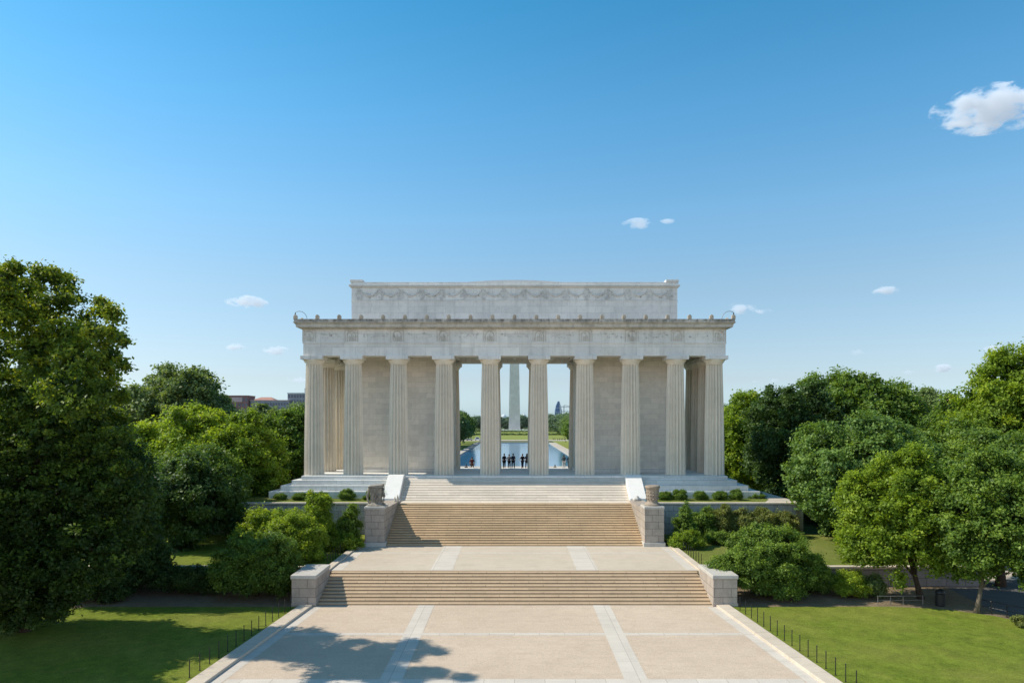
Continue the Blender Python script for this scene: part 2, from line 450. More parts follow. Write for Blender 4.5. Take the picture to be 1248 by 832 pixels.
def shrub(name, label, x, y, z0, top, hw, leafm, seed, leaf=.16, k=6, ry=None, group=None, cat='shrub', rc=.3, cov=2.6, lob=.5, tone=.45, low=.05, gap=.06):
    e = empty(name, (x, y, z0), label, cat, group)
    g = random.Random(seed)
    h = top - z0
    lobes = crown_lobes(g, h * .46, hw, ry or hw, h * .56, k, lob, .6)
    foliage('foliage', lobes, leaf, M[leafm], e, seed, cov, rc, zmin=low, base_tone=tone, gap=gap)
    mb = MB(); b = Vector((x, y, z0))
    for i in range(5):
        an = i * 1.3 + g.uniform(-.3, .3)
        mb.tube([b + Vector((math.cos(an) * .08, math.sin(an) * .08, -.05)), b + Vector((math.cos(an) * hw * .3, math.sin(an) * hw * .3, h * .35)), b + Vector((math.cos(an) * hw * .55, math.sin(an) * hw * .55, h * .62))], [.045, .03, .012], 5)
    mb.build('stem', M['bark'], e, smooth=True)
    return e

# ------------------------------------------------------------------ camera
H = 12.8
cd = bpy.data.cameras.new('camera'); cam = bpy.data.objects.new('camera', cd); col.objects.link(cam)
cam.location = (0, 0, H); cam.rotation_euler = (R(90), 0, 0)
cd.sensor_width = 36; cd.lens = 36 * 850 / 1248
cd.shift_x = -3 / 1248; cd.shift_y = 97 / 1248
cd.clip_start = .5; cd.clip_end = 30000
scene.camera = cam

# ------------------------------------------------------------------ light
sd = Vector((-1, .078, 1)).normalized()      # towards the sun
el = math.asin(sd.z); az = math.atan2(sd.x, sd.y)
w = bpy.data.worlds.new('World'); scene.world = w; w.use_nodes = True
nt = w.node_tree; nt.nodes.clear()
sky = nt.nodes.new('ShaderNodeTexSky'); sky.sky_type = 'NISHITA'; sky.sun_disc = False
sky.sun_elevation = el; sky.sun_rotation = az
sky.altitude = 20; sky.air_density = 1.0; sky.dust_density = .6; sky.ozone_density = 1.6
hs = nt.nodes.new('ShaderNodeHueSaturation'); hs.inputs['Saturation'].default_value = 1.0; hs.inputs['Value'].default_value = 1
bg = nt.nodes.new('ShaderNodeBackground'); bg.inputs[1].default_value = .12
wo = nt.nodes.new('ShaderNodeOutputWorld')
tcw = nt.nodes.new('ShaderNodeTexCoord'); sxyz = nt.nodes.new('ShaderNodeSeparateXYZ'); nt.links.new(tcw.outputs['Generated'], sxyz.inputs[0])
cr = nt.nodes.new('ShaderNodeValToRGB'); nt.links.new(sxyz.outputs[2], cr.inputs[0])
stops = [(0, (.88, 1.25, 1.88)), (.0576, (1.0, 1.07, 1.26)), (.10, (1.07, 1.13, 1.2)), (.185, (1.14, 1.27, 1.24)), (.277, (1.02, 1.45, 1.48)), (.396, (.70, 1.47, 1.62)), (.52, (.40, 1.36, 1.56)), (.72, (.18, .52, .72))]
while len(cr.color_ramp.elements) < len(stops): cr.color_ramp.elements.new(.5)
for e_, (p_, c_) in zip(cr.color_ramp.elements, stops):
    e_.position = p_; e_.color = (c_[0] / 2.2, c_[1] / 2.2, c_[2] / 2.2, 1)
mxw = nt.nodes.new('ShaderNodeMix'); mxw.data_type = 'RGBA'; mxw.blend_type = 'MULTIPLY'; mxw.inputs[0].default_value = 1
nt.links.new(sky.outputs[0], mxw.inputs[6]); nt.links.new(cr.outputs[0], mxw.inputs[7])
hs.inputs['Value'].default_value = 2.2
# warm brightening of the sky behind the viewer, added as facade fill light
rm = nt.nodes.new('ShaderNodeMapRange'); rm.inputs[1].default_value = .1; rm.inputs[2].default_value = -.75; rm.inputs[3].default_value = 0; rm.inputs[4].default_value = 1
nt.links.new(sxyz.outputs[1], rm.inputs[0])
mz = nt.nodes.new('ShaderNodeMix'); mz.data_type = 'RGBA'; mz.blend_type = 'MULTIPLY'; mz.inputs[7].default_value = (2.66, 1.73, 1.46, 1)
nt.links.new(rm.outputs[0], mz.inputs[0]); nt.links.new(mxw.outputs[2], mz.inputs[6])
nt.links.new(mz.outputs[2], hs.inputs['Color']); nt.links.new(hs.outputs[0], bg.inputs[0]); nt.links.new(bg.outputs[0], wo.inputs[0])
ld = bpy.data.lights.new('sun', 'SUN'); ld.energy = 5.0; ld.angle = R(.53); ld.color = (1, .91, .77)
sun = bpy.data.objects.new('sun', ld); col.objects.link(sun); sun.location = (-60, 40, 80)
sun.rotation_euler = (-sd).to_track_quat('-Z', 'Y').to_euler()
scene.view_settings.view_transform = 'Standard'; scene.view_settings.look = 'None'
scene.view_settings.exposure = 0; scene.view_settings.gamma = 1
scene.cycles.max_bounces = 8; scene.cycles.diffuse_bounces = 4; scene.cycles.transparent_max_bounces = 12
scene.cycles.use_denoising = True

# ------------------------------------------------------------------ ground and paving
def struct(name, mb, m, **kw):
    o = mb.build(name, m, None, **kw); o['kind'] = 'structure'; return o

def flare(y): return 14.8 + (48.6 - y) * .076
struct('ground', MB().sheet([(-9000, -600), (9000, -600), (9000, 12000), (-9000, 12000)], -.10), M['ground'])
Y0 = -12.0
struct('plaza', MB().sheet([(-flare(Y0), Y0), (flare(Y0), Y0), (flare(48.6), 48.6), (-flare(48.6), 48.6)], 0), M['plaza'])
for s, nm in ((-1, 'plaza_band'), (1, 'plaza_band')):
    a, b = (-6.68, -5.56) if s < 0 else (5.45, 6.62)
    struct(nm, MB().sheet([(a, Y0), (b, Y0), (b, 48.57), (a, 48.57)], .008), M['band'])
    # pale strip beside the kerb and the kerb itself, flaring towards the viewer
    i0, i1 = (.9, 1.55)
    q = [(s * (flare(Y0) - i1), Y0), (s * (flare(Y0) - i0), Y0), (s * (flare(48.1) - i0), 48.1), (s * (flare(48.1) - i1), 48.1)]
    struct('plaza_edge_strip', MB().sheet(q if s > 0 else q[::-1], .006), M['band'])
    mb = MB()
    pr = [(flare(Y0) - .9, Y0), (flare(Y0), Y0), (flare(48.15), 48.15), (flare(48.15) - .9, 48.15)]
    vs = [(s * x, y, z) for z in (-.08, .15) for x, y in pr]
    mb.add(vs, [(4,5,6,7),(0,1,5,4),(1,2,6,5),(2,3,7,6),(3,0,4,7)])
    struct('plaza_kerb', mb, M['kerb'], bevel=.025)
for y0, y1 in ((41.75, 42.2), (32.9, 34.65), (24.0, 24.5)):
    x = flare(y1) - 1.6
    struct('plaza_cross_band', MB().sheet([(-x, y0), (x, y0), (x, y1), (-x, y1)], .004), M['band_x'])

# lower lawns, soil beds, paths
struct('lawn', MB().sheet([(-flare(10) - .01, 10), (-14.85, 48.2), (-29.5, 48.2), (-33, 46), (-33.5, 40), (-34, 10)], -.02), M['lawn'])
struct('lawn', MB().sheet([(flare(10) + .01, 10), (44, 10), (42, 28), (36.5, 38.5), (33.2, 43.2), (31.6, 46.0), (29.4, 47.6), (26.0, 48.3), (14.85, 48.2)], -.02), M['lawn'])
struct('soil_bed', MB().sheet([(14.9, 47.2), (25.5, 47.6), (29, 46.9), (31, 45.6), (32.6, 43.0), (33.6, 43.2), (32.5, 47.5), (33.5, 54.3), (14.9, 54.3)], -.045), M['soil'])
struct('soil_bed', MB().sheet([(-14.9, 47.2), (-14.9, 54.3), (-38, 54.3), (-38, 45), (-30, 47)], -.045), M['soil'])
struct('footpath', MB().sheet([(31.2, 48.5), (33.0, 43.6), (36.8, 38.4), (42.4, 28), (60, 20), (90, 70), (36, 66), (33.6, 55)], -.06), M['asphalt'])
struct('pale_footpath', MB().sheet([(33, 56), (60, 58), (60, 63.5), (33, 61)], -.052), M['path'])
struct('pale_footpath', MB().sheet([(-33.5, 30), (-33, 46), (-37, 52), (-52, 54), (-60, 30)], -.055), M['path'])

# middle terrace with the lawns at either side
struct('terrace', MB().box(-14.3, 14.3, 52.81, 63.3, -.09, 1.5), M['terrace'])
for s in (-1, 1):
    a, b = sorted((s * 4.72, s * 6.38))
    struct('terrace_band', MB().sheet([(a, 52.85), (b, 52.85), (b, 63.16), (a, 63.16)], 1.508), M['band'])
    a, b = sorted((s * 13.1, s * 13.85))
    struct('terrace_edge_strip', MB().sheet([(a, 52.85), (b, 52.85), (b, 62.7), (a, 62.7)], 1.506), M['band'])
    a, b = sorted((s * 13.95, s * 14.5))
    struct('terrace_kerb', MB().box(a, b, 52.3, 62.75, .0, 1.62), M['kerb'], bevel=.02)
    a, b = sorted((s * 14.5, s * 36.5))
    struct('lawn_terrace', MB().box(a, b, 54.66, 70.2, -.09, 1.42), M['lawn_dry' if s > 0 else 'lawn'])
    a, b = sorted((s * 36.5, s * 75))
    struct('lawn_slope', MB().add([(a, 56, -.09 if s < 0 else 1.2), (b, 56, 1.2 if s < 0 else -.09), (b, 130, 1.3), (a, 130, 1.3)] if False else [(a, 64, 1.0), (b, 64, .2), (b, 140, .2), (a, 140, 1.0)], [(0, 1, 2, 3)]), M['ground'])
struct('terrace_cross_band', MB().sheet([(-13.0, 59.7), (13.0, 59.7), (13.0, 60.1), (-13.0, 60.1)], 1.504), M['band_x'])

# upper terrace under the memorial
struct('upper_terrace', MB().box(-29.3, 29.3, 70.76, 96, -.09, 4.49), M['wall_blue'])
struct('landing', MB().sheet([(-13.3, 70.74), (13.3, 70.74), (13.3, 74), (-13.3, 74)], 4.5), M['tread_marble'])
for s in (-1, 1):
    pts = [(s * 13.7, 70.8), (s * 29.2, 70.8), (s * 29.2, 95), (s * 13.7, 95)]
    struct('upper_lawn', MB().sheet(pts if s > 0 else pts[::-1], 4.497), M['lawn_dry'])
struct('upper_path', MB().sheet([(25.6, 71.3), (29.15, 71.3), (29.15, 82), (27.3, 82), (27.0, 74)], 4.503), M['path'])

# ------------------------------------------------------------------ staircases
def steps(mb, x0, x1, y0, z0, n, rise, tread, back, vf=.5, sl=.14):  # slope and undercut shaped so sun stripes the steps light and dark
    """courses with an undercut joint below and an upper arris sloped back to catch the sun"""
    for i in range(n):
        zb = z0 + rise * i - (.05 if i else 0); zt = z0 + rise * (i + 1)
        yb = back if i == n - 1 else y0 + tread * (i + 1) + sl + .03
        y = y0 + tread * i
        mb.prism_x([(y + .06, zb), (yb, zb), (yb, zt), (y + sl, zt), (y, z0 + rise * (i + vf)), (y, z0 + rise * i + .045), (y + .06, z0 + rise * i + .04)], x0, x1)
    return mb

st = empty('stone_staircase', (0, 48.6, 0), 'lower broad flight of tan stone steps rising from the plaza between low block walls', 'staircase')
steps(MB(), -13.75, 13.75, 48.6, 0, 10, .15, .42, 52.83).build('steps', M['tread_low'], st)
for s in (-1, 1):
    a, b = sorted((s * 13.76, s * 15.42))
    p = MB().box(a, b, 48.25, 51.9, -.05, 1.88).build('pedestal', M['granite'], st, bevel=.02)
    MB().box(a - .06, b + .06, 48.19, 51.96, 1.88, 2.15).build('cap', M['granite_cap'], p, bevel=.03)
    MB().box(a - .04, b + .04, 48.20, 48.26, -.04, .22).build('plinth', M['granite'], p, bevel=.01)

us = empty('stone_staircase', (0, 63.2, 1.5), 'middle flight of eighteen golden stone steps climbing between two tall square pedestals', 'staircase')
steps(MB(), -11.74, 11.74, 63.2, 1.5, 18, 3.0 / 18, 7.5 / 18, 70.78).build('steps', M['tread'], us)
for s in (-1, 1):
    a, b = sorted((s * 11.75, s * 13.5))
    p = MB().box(a, b, 62.9, 64.75, 1.45, 4.86).build('pedestal', M['granite'], us, bevel=.02)
    MB().box(a - .05, b + .05, 62.85, 64.8, 4.86, 5.1).build('cap', M['granite_cap'], p, bevel=.05)
    MB().box(a - .11, b + .11, 62.79, 64.86, 1.46, 1.86).build('plinth', M['granite_cap'], p, bevel=.03)
    a2, b2 = sorted((s * 11.755, s * 13.3))
    c = MB().prism_x([(64.76, 1.3), (72.3, 1.3), (72.3, 4.62), (64.76, 4.82)], a2, b2).build('cheek_wall', M['granite'], us, bevel=.02)

ms = empty('marble_staircase', (0, 72.9, 4.5), 'top short flight of pale marble steps leading into the colonnade between white sloping blocks', 'staircase')
steps(MB(), -11.98, 11.98, 72.9, 4.5, 9, .23, .385, 76.42, .22, .27).build('steps', M['tread_marble'], ms)
for s in (-1, 1):
    a, b = sorted((s * 12.0, s * 13.72))
    MB().prism_x([(72.35, 4.42), (76.5, 4.42), (76.5, 6.96), (75.7, 6.96), (72.35, 4.78)], a, b).build('sloping_block', M['cheek'], ms, bevel=.03)

# urns and small ornaments on the pedestals
def urn_left():
    e = empty('stone_urn', (-12.63, 63.85, 5.1), 'dark weathered square stone urn with broken rim on left tall pedestal', 'urn')
    b = Vector((-12.63, 63.85, 5.1))
    def sq(r, z, a):
        c = max(abs(math.cos(a)), abs(math.sin(a)))
        return r / c ** .75 * (1 + .05 * math.sin(9 * a + z * 7) + .03 * math.sin(23 * a - z * 13))
    prof = [(.74, 0), (.76, .10), (.60, .18), (.50, .30), (.47, .45), (.49, .7), (.52, .95), (.54, 1.2), (.57, 1.45), (.60, 1.6)]
    MB().lathe(b, prof, 40, sq).build('body', M['urn'], e, smooth=False)
    MB().prism_y([(b.x - .66, b.z + 1.60), (b.x + .60, b.z + 1.66), (b.x + .62, b.z + 1.93), (b.x - .1, b.z + 1.86), (b.x - .66, b.z + 1.80)], b.y - .62, b.y + .62).build('rim', M['urn'], e, bevel=.04)
    for sx in (-1, 1):
        mb = MB()
        mb.tube([b + Vector((sx * .5, -.42, .25)), b + Vector((sx * .72, -.35, .5)), b + Vector((sx * .76, -.3, .9)), b + Vector((sx * .66, -.3, 1.3)), b + Vector((sx * .72, -.2, 1.58))], [.10, .11, .13, .10, .09], 8)
        mb.build('handle', M['urn'], e, smooth=True)
    g = random.Random(3)
    for i in range(26):
        mb = MB()
        x = b.x + g.uniform(-.42, .42); z = b.z + g.uniform(.35, 1.5)
        mb.box(x, x + g.uniform(.05, .14), b.y - .63, b.y - .48, z, z + g.uniform(.08, .3))
        mb.build('carved_boss', M['urn'], e, bevel=.02)
def urn_right():
    e = empty('stone_urn', (12.63, 63.85, 5.1), 'tan barrel shaped carved stone urn with round rim on right tall pedestal', 'urn')
    b = (12.63, 63.85, 5.1)
    prof = [(.72, 0), (.75, .1), (.66, .18), (.50, .3), (.47, .42), (.50, .6), (.53, .9), (.55, 1.2), (.58, 1.48), (.62, 1.54)]
    MB().lathe(b, prof, 40, lambda r, z, a: r * (1 + (.035 * math.sin(10 * a) if .45 < z < 1.5 else 0))).build('body', M['urn_warm'], e, smooth=True)
    MB().lathe((b[0], b[1], b[2] + 1.53), [(.60, 0), (.67, .06), (.69, .16), (.66, .26), (.58, .30), (.3, .26)], 40).build('rim', M['urn_warm'], e, smooth=True)
    for k in range(12):
        an = 2 * PI * k / 12
        for z in (.62, .95, 1.25):
            mb = MB()
            x = b[0] + math.cos(an) * .55; y = b[1] + math.sin(an) * .55
            mb.lathe((x, y, b[2] + z), [(.02, -.07), (.07, -.04), (.085, 0), (.07, .05), (.02, .09)], 7)
            mb.build('carved_boss', M['urn_warm'], e, smooth=True)
urn_left(); urn_right()

e = empty('stone_finial', (-11.95, 70.4, 4.65), 'small pair of brown pointed stone stubs at the top of the left stair wall', 'finial')
mb = MB()
for dx, h in ((-.12, .55), (.16, .75)):
    mb.lathe((-11.95 + dx, 70.4, 4.66), [(.13, 0), (.14, .08), (.08, .15), (.10, h * .55), (.06, h * .8), (.015, h)], 10)
mb.build('finial_pair', M['antefix'], e, smooth=True)
g_ = random.Random(5)
e = empty('rock_pile', (12.6, 71.6, 4.65), 'little heap of grey rocks in front of the right sloping marble block', 'rocks')
for k in range(4):
    dx, dz, r = ((-.28, 0, .2), (0, 0, .28), (.27, 0, .19), (.02, .22, .2))[k]
    n = 9
    MB().lathe((12.6 + dx, 71.5 + .05 * k, 4.66 + dz), [(r * .6, -.02), (r, r * .35), (r * .85, r * .9), (r * .4, r * 1.3)], n, lambda rr, z, a: rr * (1 + .18 * math.sin(3 * a + k))).build('rock', M['granite_cap'], e)

# ------------------------------------------------------------------ retaining walls
def rwall(x0, x1, y0, y1, z0, z1, label, m='wall_blue', ch=.18):
    e = empty('retaining_wall', ((x0 + x1) / 2, y0, z0), label, 'wall')
    MB().box(x0, x1, y0, y1, z0, z1 - ch).build('wall_face', M[m], e)
    MB().box(x0 - .05, x1 + .05, y0 - .1, y1 + .02, z1 - ch, z1).build('coping', M['coping'], e, bevel=.03)
rwall(-29.4, -13.32, 70.25, 70.74, 1.3, 4.6, 'long grey block retaining wall under the memorial behind the left shrubs')
rwall(13.32, 28.4, 70.25, 70.74, 1.3, 4.6, 'long grey block retaining wall under the memorial behind the right hedge')
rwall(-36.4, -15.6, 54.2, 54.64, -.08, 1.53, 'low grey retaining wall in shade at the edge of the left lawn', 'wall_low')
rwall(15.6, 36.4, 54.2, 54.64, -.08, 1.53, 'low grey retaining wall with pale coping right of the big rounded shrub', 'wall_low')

# ------------------------------------------------------------------ the memorial
mem = empty('memorial_temple', (0, 83, 4.5), 'white marble temple memorial with fluted columns, carved entablature and tall plain attic', 'memorial')
mb = MB()
tiers = [(23.35, 76.4, 90.0, 6.37, 6.8), (24.25, 75.9, 90.5, 5.84, 6.37), (25.3, 75.4, 91.0, 5.25, 5.84), (26.4, 74.9, 91.5, 4.42, 5.25)]
for hx, y0, y1, z0, z1 in tiers:
    mb.box(-hx, hx, y0, y1, z0, z1)
mb.build('stylobate', M['marble_tier'], mem, bevel=.03)

def flute_prof():
    prof = []
    hs_ = [0, .02, 3, 6, 9, 11.6, 12.28, 12.34]
    for z in hs_:
        t = min(1, z / 12.3)
        prof.append((1.11 - .2 * t - .035 * math.sin(PI * t) * -1, z))
    return prof
NF = 16
def flute(r, z, a):
    u = (a / (2 * PI) * NF) % 1
    d = .23 * (r / 1.1) * math.sin(PI * u) ** .8
    return r - d
def make_column(x, y):
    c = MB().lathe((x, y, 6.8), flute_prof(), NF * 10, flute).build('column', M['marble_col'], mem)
    cap = MB()
    cap.lathe((x, y, 19.13), [(.905, 0), (.93, .04), (.91, .09), (.95, .13), (1.08, .30), (1.17, .44), (1.18, .52)], 40)
    cp = cap.build('capital', M['marble_col'], c, smooth=True)
    MB().box(x - 1.23, x + 1.23, y - 1.23, y + 1.23, 19.645, 20.05).build('abacus', M['marble'], c, bevel=.02)
    return c
XC = [-22.5, -18.1, -13.03, -7.9, -2.75, 2.75, 7.9, 13.03, 18.1, 22.45]
YF, YR = 78.4, 87.6
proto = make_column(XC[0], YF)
# shade of the flute hollows, put into the column colour
ga = proto.data.attributes.new('groove_shade', 'FLOAT', 'POINT')
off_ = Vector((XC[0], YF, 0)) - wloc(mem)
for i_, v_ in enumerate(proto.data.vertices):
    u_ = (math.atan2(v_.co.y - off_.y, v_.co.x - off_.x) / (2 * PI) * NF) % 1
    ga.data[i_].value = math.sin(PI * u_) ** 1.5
spots = [(x, YF) for x in XC[1:]] + [(-22.15 if x == XC[0] else x, YR) for x in XC] + [(XC[0] + .1, 83.3), (XC[-1], 81.45), (XC[-1], 84.55)]
def copy_part(o, dx, dy):
    c = o.copy(); col.objects.link(c); c.parent = o.parent
    c.location = (o.location.x + dx, o.location.y + dy, o.location.z)
    for ch in o.children:
        k = ch.copy(); col.objects.link(k); k.parent = c
    return c
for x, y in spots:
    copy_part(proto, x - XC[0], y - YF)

# cella walls left and right of the open passage
for s in (-1, 1):
    a, b = sorted((s * 7.25, s * 19.1))
    MB().box(a, b, 81.75, 86.2, 6.79, 20.6).build('cella_wall', M['marble_wall'], mem)
    a, b = sorted((s * 7.12, s * 19.22))
    MB().box(a, b, 81.62, 86.33, 6.795, 7.22).build('wall_base', M['marble_tier'], mem, bevel=.02)

# entablature
def ring(mb, hx, y0, y1, z0, z1, th):
    mb.box(-hx, hx, y0, y0 + th, z0, z1)
    mb.box(-hx, hx, y1 - th, y1, z0, z1)
    mb.box(-hx, -hx + th, y0 + th, y1 - th, z0, z1)
    mb.box(hx - th, hx, y0 + th, y1 - th, z0, z1)
    return mb
ar = ring(MB(), 23.45, 77.45, 88.55, 20.05, 21.42, 1.9).build('architrave', M['marble'], mem)
ring(MB(), 23.53, 77.37, 88.63, 21.42, 21.58, 1.9).build('taenia', M['marble'], ar, bevel=.015)
fr = ring(MB(), 23.47, 77.43, 88.57, 21.58, 22.98, 1.9).build('frieze', M['marble'], mem)
MB().box(-21.5, 21.5, 79.36, 86.64, 20.62, 20.95).build('ceiling', M['marble_wall'], mem)
mb = MB()
for i in range(19):
    x = -20.7 + 2.3 * i
    mb.box(x - .22, x + .22, 79.37, 86.63, 20.35, 20.615)
mb.build('ceiling_beams', M['marble_wall'], mem)
# carved panels over each column and worn carving between them
g = random.Random(11)
yf = 77.43
px = [-22.8] + XC[1:-1] + [22.75]
for x in px:
    h = .74; pan = MB()
    for a in ((x - h, x - h + .07, 21.6, 22.9), (x + h - .07, x + h, 21.6, 22.9)):
        pan.box(a[0], a[1], yf - .05, yf + .02, a[2], a[3])
    pan.box(x - h, x + h, yf - .045, yf + .02, 22.83, 22.92)
    pts = [(x - .46, yf - .03, 21.66)] + [(x - .46 * math.cos(t * PI / 10), yf - .03, 22.36 + .42 * math.sin(t * PI / 10)) for t in range(11)] + [(x + .46, yf - .03, 21.66)]
    pan.tube(pts, .045, 6, cap=False)
    for dx, hh in ((-.2, .62), (.02, .8), (.22, .55)):
        pan.prism_y([(x + dx - .07, 21.68), (x + dx + .07, 21.68), (x + dx + .10, 21.68 + hh * .7), (x + dx, 21.68 + hh), (x + dx - .09, 21.68 + hh * .65)], yf - .05, yf + .02)
    for k in range(10):
        xx = x + g.uniform(-.6, .6); zz = g.uniform(21.75, 22.7)
        pan.box(xx, xx + .07, yf - .04, yf + .02, zz, zz + g.uniform(.1, .3))
    pan.build('wreath_panel', M['panel'], fr)
for a, b in zip(px[:-1], px[1:]):
    x = a + 1.25; rel = MB()
    while x < b - 1.2:
        w_ = g.uniform(.08, .26)
        for _ in range(2):
            z = 22.22 + g.uniform(-.26, .30); hh = g.uniform(.05, .22)
            xx = x + g.uniform(0, .1)
            rel.box(xx, xx + w_ * g.uniform(.3, 1), yf - .05, yf + .02, z, z + hh)
        x += w_ + g.uniform(.02, .16)
    rel.build('inscription_lettering', M['marble_relief'], fr)

# cornice: bed moulding, corona, gutter edge
def cornice_profile(mb):
    prof = [(0, 22.98), (-.18, 23.02), (-.22, 23.10), (-.62, 23.16), (-.66, 23.42), (-.72, 23.50), (-.86, 23.62), (-.88, 23.70), (-.80, 23.72), (-.80, 24.02), (0, 24.02)]
    # mitred sweep round the rectangle
    def rect(o): 
        return [(-23.45 + o, 77.45 + o), (23.45 - o, 77.45 + o), (23.45 - o, 88.55 - o), (-23.45 + o, 88.55 - o)]
    n = len(prof)
    vs = []
    for k in range(4):
        for o, z in prof:
            r_ = rect(o)[k]; vs.append((r_[0], r_[1], z))
    fs = []
    for k in range(4):
        k2 = (k + 1) % 4
        for j in range(n - 1):
            fs.append((k*n+j, k2*n+j, k2*n+j+1, k*n+j+1))
    mb.add(vs, fs)
    return mb
cn = cornice_profile(MB()).build('cornice', M['cornice'], mem)
ring(MB(), 23.45, 77.46, 88.54, 22.985, 24.015, 2.2).build('cornice_core', M['cornice'], cn)
MB().box(-21.4, 21.4, 79.6, 86.4, 23.5, 23.95).build('roof', M['cornice'], mem)
# antefixes: a rounded palmette tablet, a plain fillet behind it
def antefix_mesh(x, y, rot):
    mb = MB()
    pr = [(-.22, 0), (.22, 0), (.20, .18), (.23, .25), (.20, .38), (.12, .49), (0, .54), (-.12, .49), (-.20, .38), (-.23, .25), (-.20, .18)]
    mb.prism_y([(x + a, 23.98 + z) for a, z in pr], y - .1, y + .14)
    for k in (-1, 0, 1):
        mb.box(x + k * .13 - .03, x + k * .13 + .03, y - .13, y - .09, 24.1, 24.42 - abs(k) * .1)
    return mb
ap = antefix_mesh(-24.1, 76.75, 0).build('antefix', M['antefix'], cn, bevel=.015)
for i in range(1, 21):
    c = ap.copy(); col.objects.link(c); c.parent = cn
    c.location = (48.2 / 20 * i, 0, 0)
for s in (-1, 1):
    for i in range(1, 5):
        c = ap.copy(); col.objects.link(c); c.parent = cn
        c.rotation_euler.z = -PI / 2 * -s
        q = Vector((-24.1, 76.75, 0)) - mem.location
        q.z = 0
        rotq = Vector((q.x * 0 - q.y * s, q.x * s, 0))
        tgt = Vector((s * 24.15, 76.75 + 2.45 * i, 0)) - mem.location; tgt.z = 0
        c.location = (tgt.x - rotq.x, tgt.y - rotq.y, 0)
# lion-mask spouts and dark staining blocks along the gutter
g = random.Random(21)
x = -23.9
while x < 23.9:
    w_ = g.uniform(.15, .5)
    MB().box(x, x + w_, 76.60, 76.70, 23.74, 23.74 + g.uniform(.1, .24)).build('gutter_block', M['cornice'], cn, bevel=.02)
    x += w_ + g.uniform(.1, .7)

# attic
at = MB().box(-19.1, 19.1, 81.8, 86.4, 23.9, 28.42).build('attic', M['marble_attic'], mem)
MB().box(-19.16, 19.16, 81.74, 86.46, 26.83, 26.93).build('string_course', M['marble_attic'], at, bevel=.02)
mb = MB()
mb.box(-19.22, 19.22, 81.68, 86.52, 28.42, 28.56); mb.box(-19.38, 19.38, 81.52, 86.68, 28.563, 28.78)
mb.build('attic_cornice', M['marble_tier'], at, bevel=.03)
mb = MB(); mb.box(-19.2, 19.2, 81.7, 86.5, 28.783, 29.08)
mb.build('parapet', M['marble_attic'], at, bevel=.02)
for s in (-1, 1):
    a, b = sorted((s * 17.75, s * 19.25)); MB().box(a, b, 81.62, 83.2, 29.083, 29.36).build('corner_block', M['marble_tier'], at, bevel=.02)
pr = [(-7.2, 29.0)] + [(7.2, 29.0)] + [(7.2 - 14.4 * i / 20, 29.1 + .46 * math.sin(PI * i / 20) ** .7) for i in range(1, 20)]
MB().prism_y(pr, 82.9, 85.8).build('skylight_roof', M['obelisk'], at, smooth=False)
# garlands along the attic frieze
g = random.Random(4); mb = MB(); ya = 81.8
ns = 15; sp_ = 36.4 / ns
for i in range(ns):
    cx = -18.2 + sp_ * (i + .5)
    pts = []; rr = []
    for k in range(13):
        t = k / 12 * 2 - 1
        pts.append((cx + t * sp_ * .42, ya - .03, 28.2 - .72 * (1 - t * t) ** .9)); rr.append(.035 + .075 * (1 - t * t))
    mb.tube(pts, rr, 6)
    for k in range(16):
        t = g.uniform(-.8, .8); xx = cx + t * sp_ * .38; zz = 28.15 - .7 * (1 - t * t) ** .9 + g.uniform(-.3, .12)
        mb.box(xx, xx + .1, ya - .05, ya + .02, zz, zz + .1)
for i in range(ns + 1):
    cx = -18.2 + sp_ * i
    for k in range(46):
        zz = g.uniform(27.0, 28.3); wd = .2 + .34 * (1 - abs(zz - 27.6) / .7)
        xx = cx + g.uniform(-wd, wd); s_ = g.uniform(.06, .17)
        mb.prism_y([(xx - s_ * .5, zz), (xx, zz - s_), (xx + s_ * .5, zz), (xx, zz + s_)], ya - g.uniform(.03, .08), ya + .02)
mb.build('garland_frieze', M['marble_relief'], at)

# thin curved rods with a lamp head at the cornice corners
for s, lb in ((-1, 'thin hooked metal rod at the left end of the cornice'), (1, 'thin hooked metal rod at the right end of the cornice')):
    bx = s * 22.95
    e = empty('hooked_rod', (bx, 77.2, 24.02), lb, 'rod')
    mb = MB()
    pts = [(bx + s * (1.55 * (1 - math.cos(t))) * .55, 77.2, 24.0 + .95 * math.sin(t)) for t in [i * PI * .68 / 10 for i in range(11)]]
    mb.tube(pts, .028, 6); mb.build('rod', M['steel'], e, smooth=True)
    p = pts[-1]
    MB().lathe((p[0], p[1], p[2] - .22), [(.03, 0), (.07, .06), (.06, .16), (.02, .24)], 8).build('lamp_head', M['iron'], e, smooth=True)

# ------------------------------------------------------------------ posts, rails, bin
def post_mesh():
    mb = MB()
    mb.lathe((0, 0, 0), [(.05, -.05), (.05, .02), (.026, .03), (.024, .84), (.034, .85), (.034, .88), (.012, .91)], 8)
    return mb
pp = post_mesh().build('fence_post', M['iron'], None, smooth=False)
first = [True]
def post(x, y, z, label, group, sc=1):
    if first[0]:
        o = pp; first[0] = False
    else:
        o = pp.copy(); col.objects.link(o)
    o.location = (x, y, z); o.scale = (1, 1, sc)
    tag(o, label, 'post', group)
for i in range(17):
    y = 33.4 + i * .93
    post(flare(y) + .42, y, -.02, 'slim black post in the row along the right edge of the lower plaza', 'posts along the right plaza kerb')
for i in range(14):
    y = 34.9 + i * .98
    post(-flare(y) - .42, y, -.02, 'slim black post in the row along the left edge of the lower plaza', 'posts along the left plaza kerb')
for i in range(9):
    y = 55.4 + i * .82
    post(14.85, y, 1.42, 'thin dark post in the row edging the right lawn of the middle terrace', 'posts right of the middle terrace', .95)
    post(-14.85, y, 1.42, 'thin dark post in the row edging the left lawn of the middle terrace', 'posts left of the middle terrace', .95)

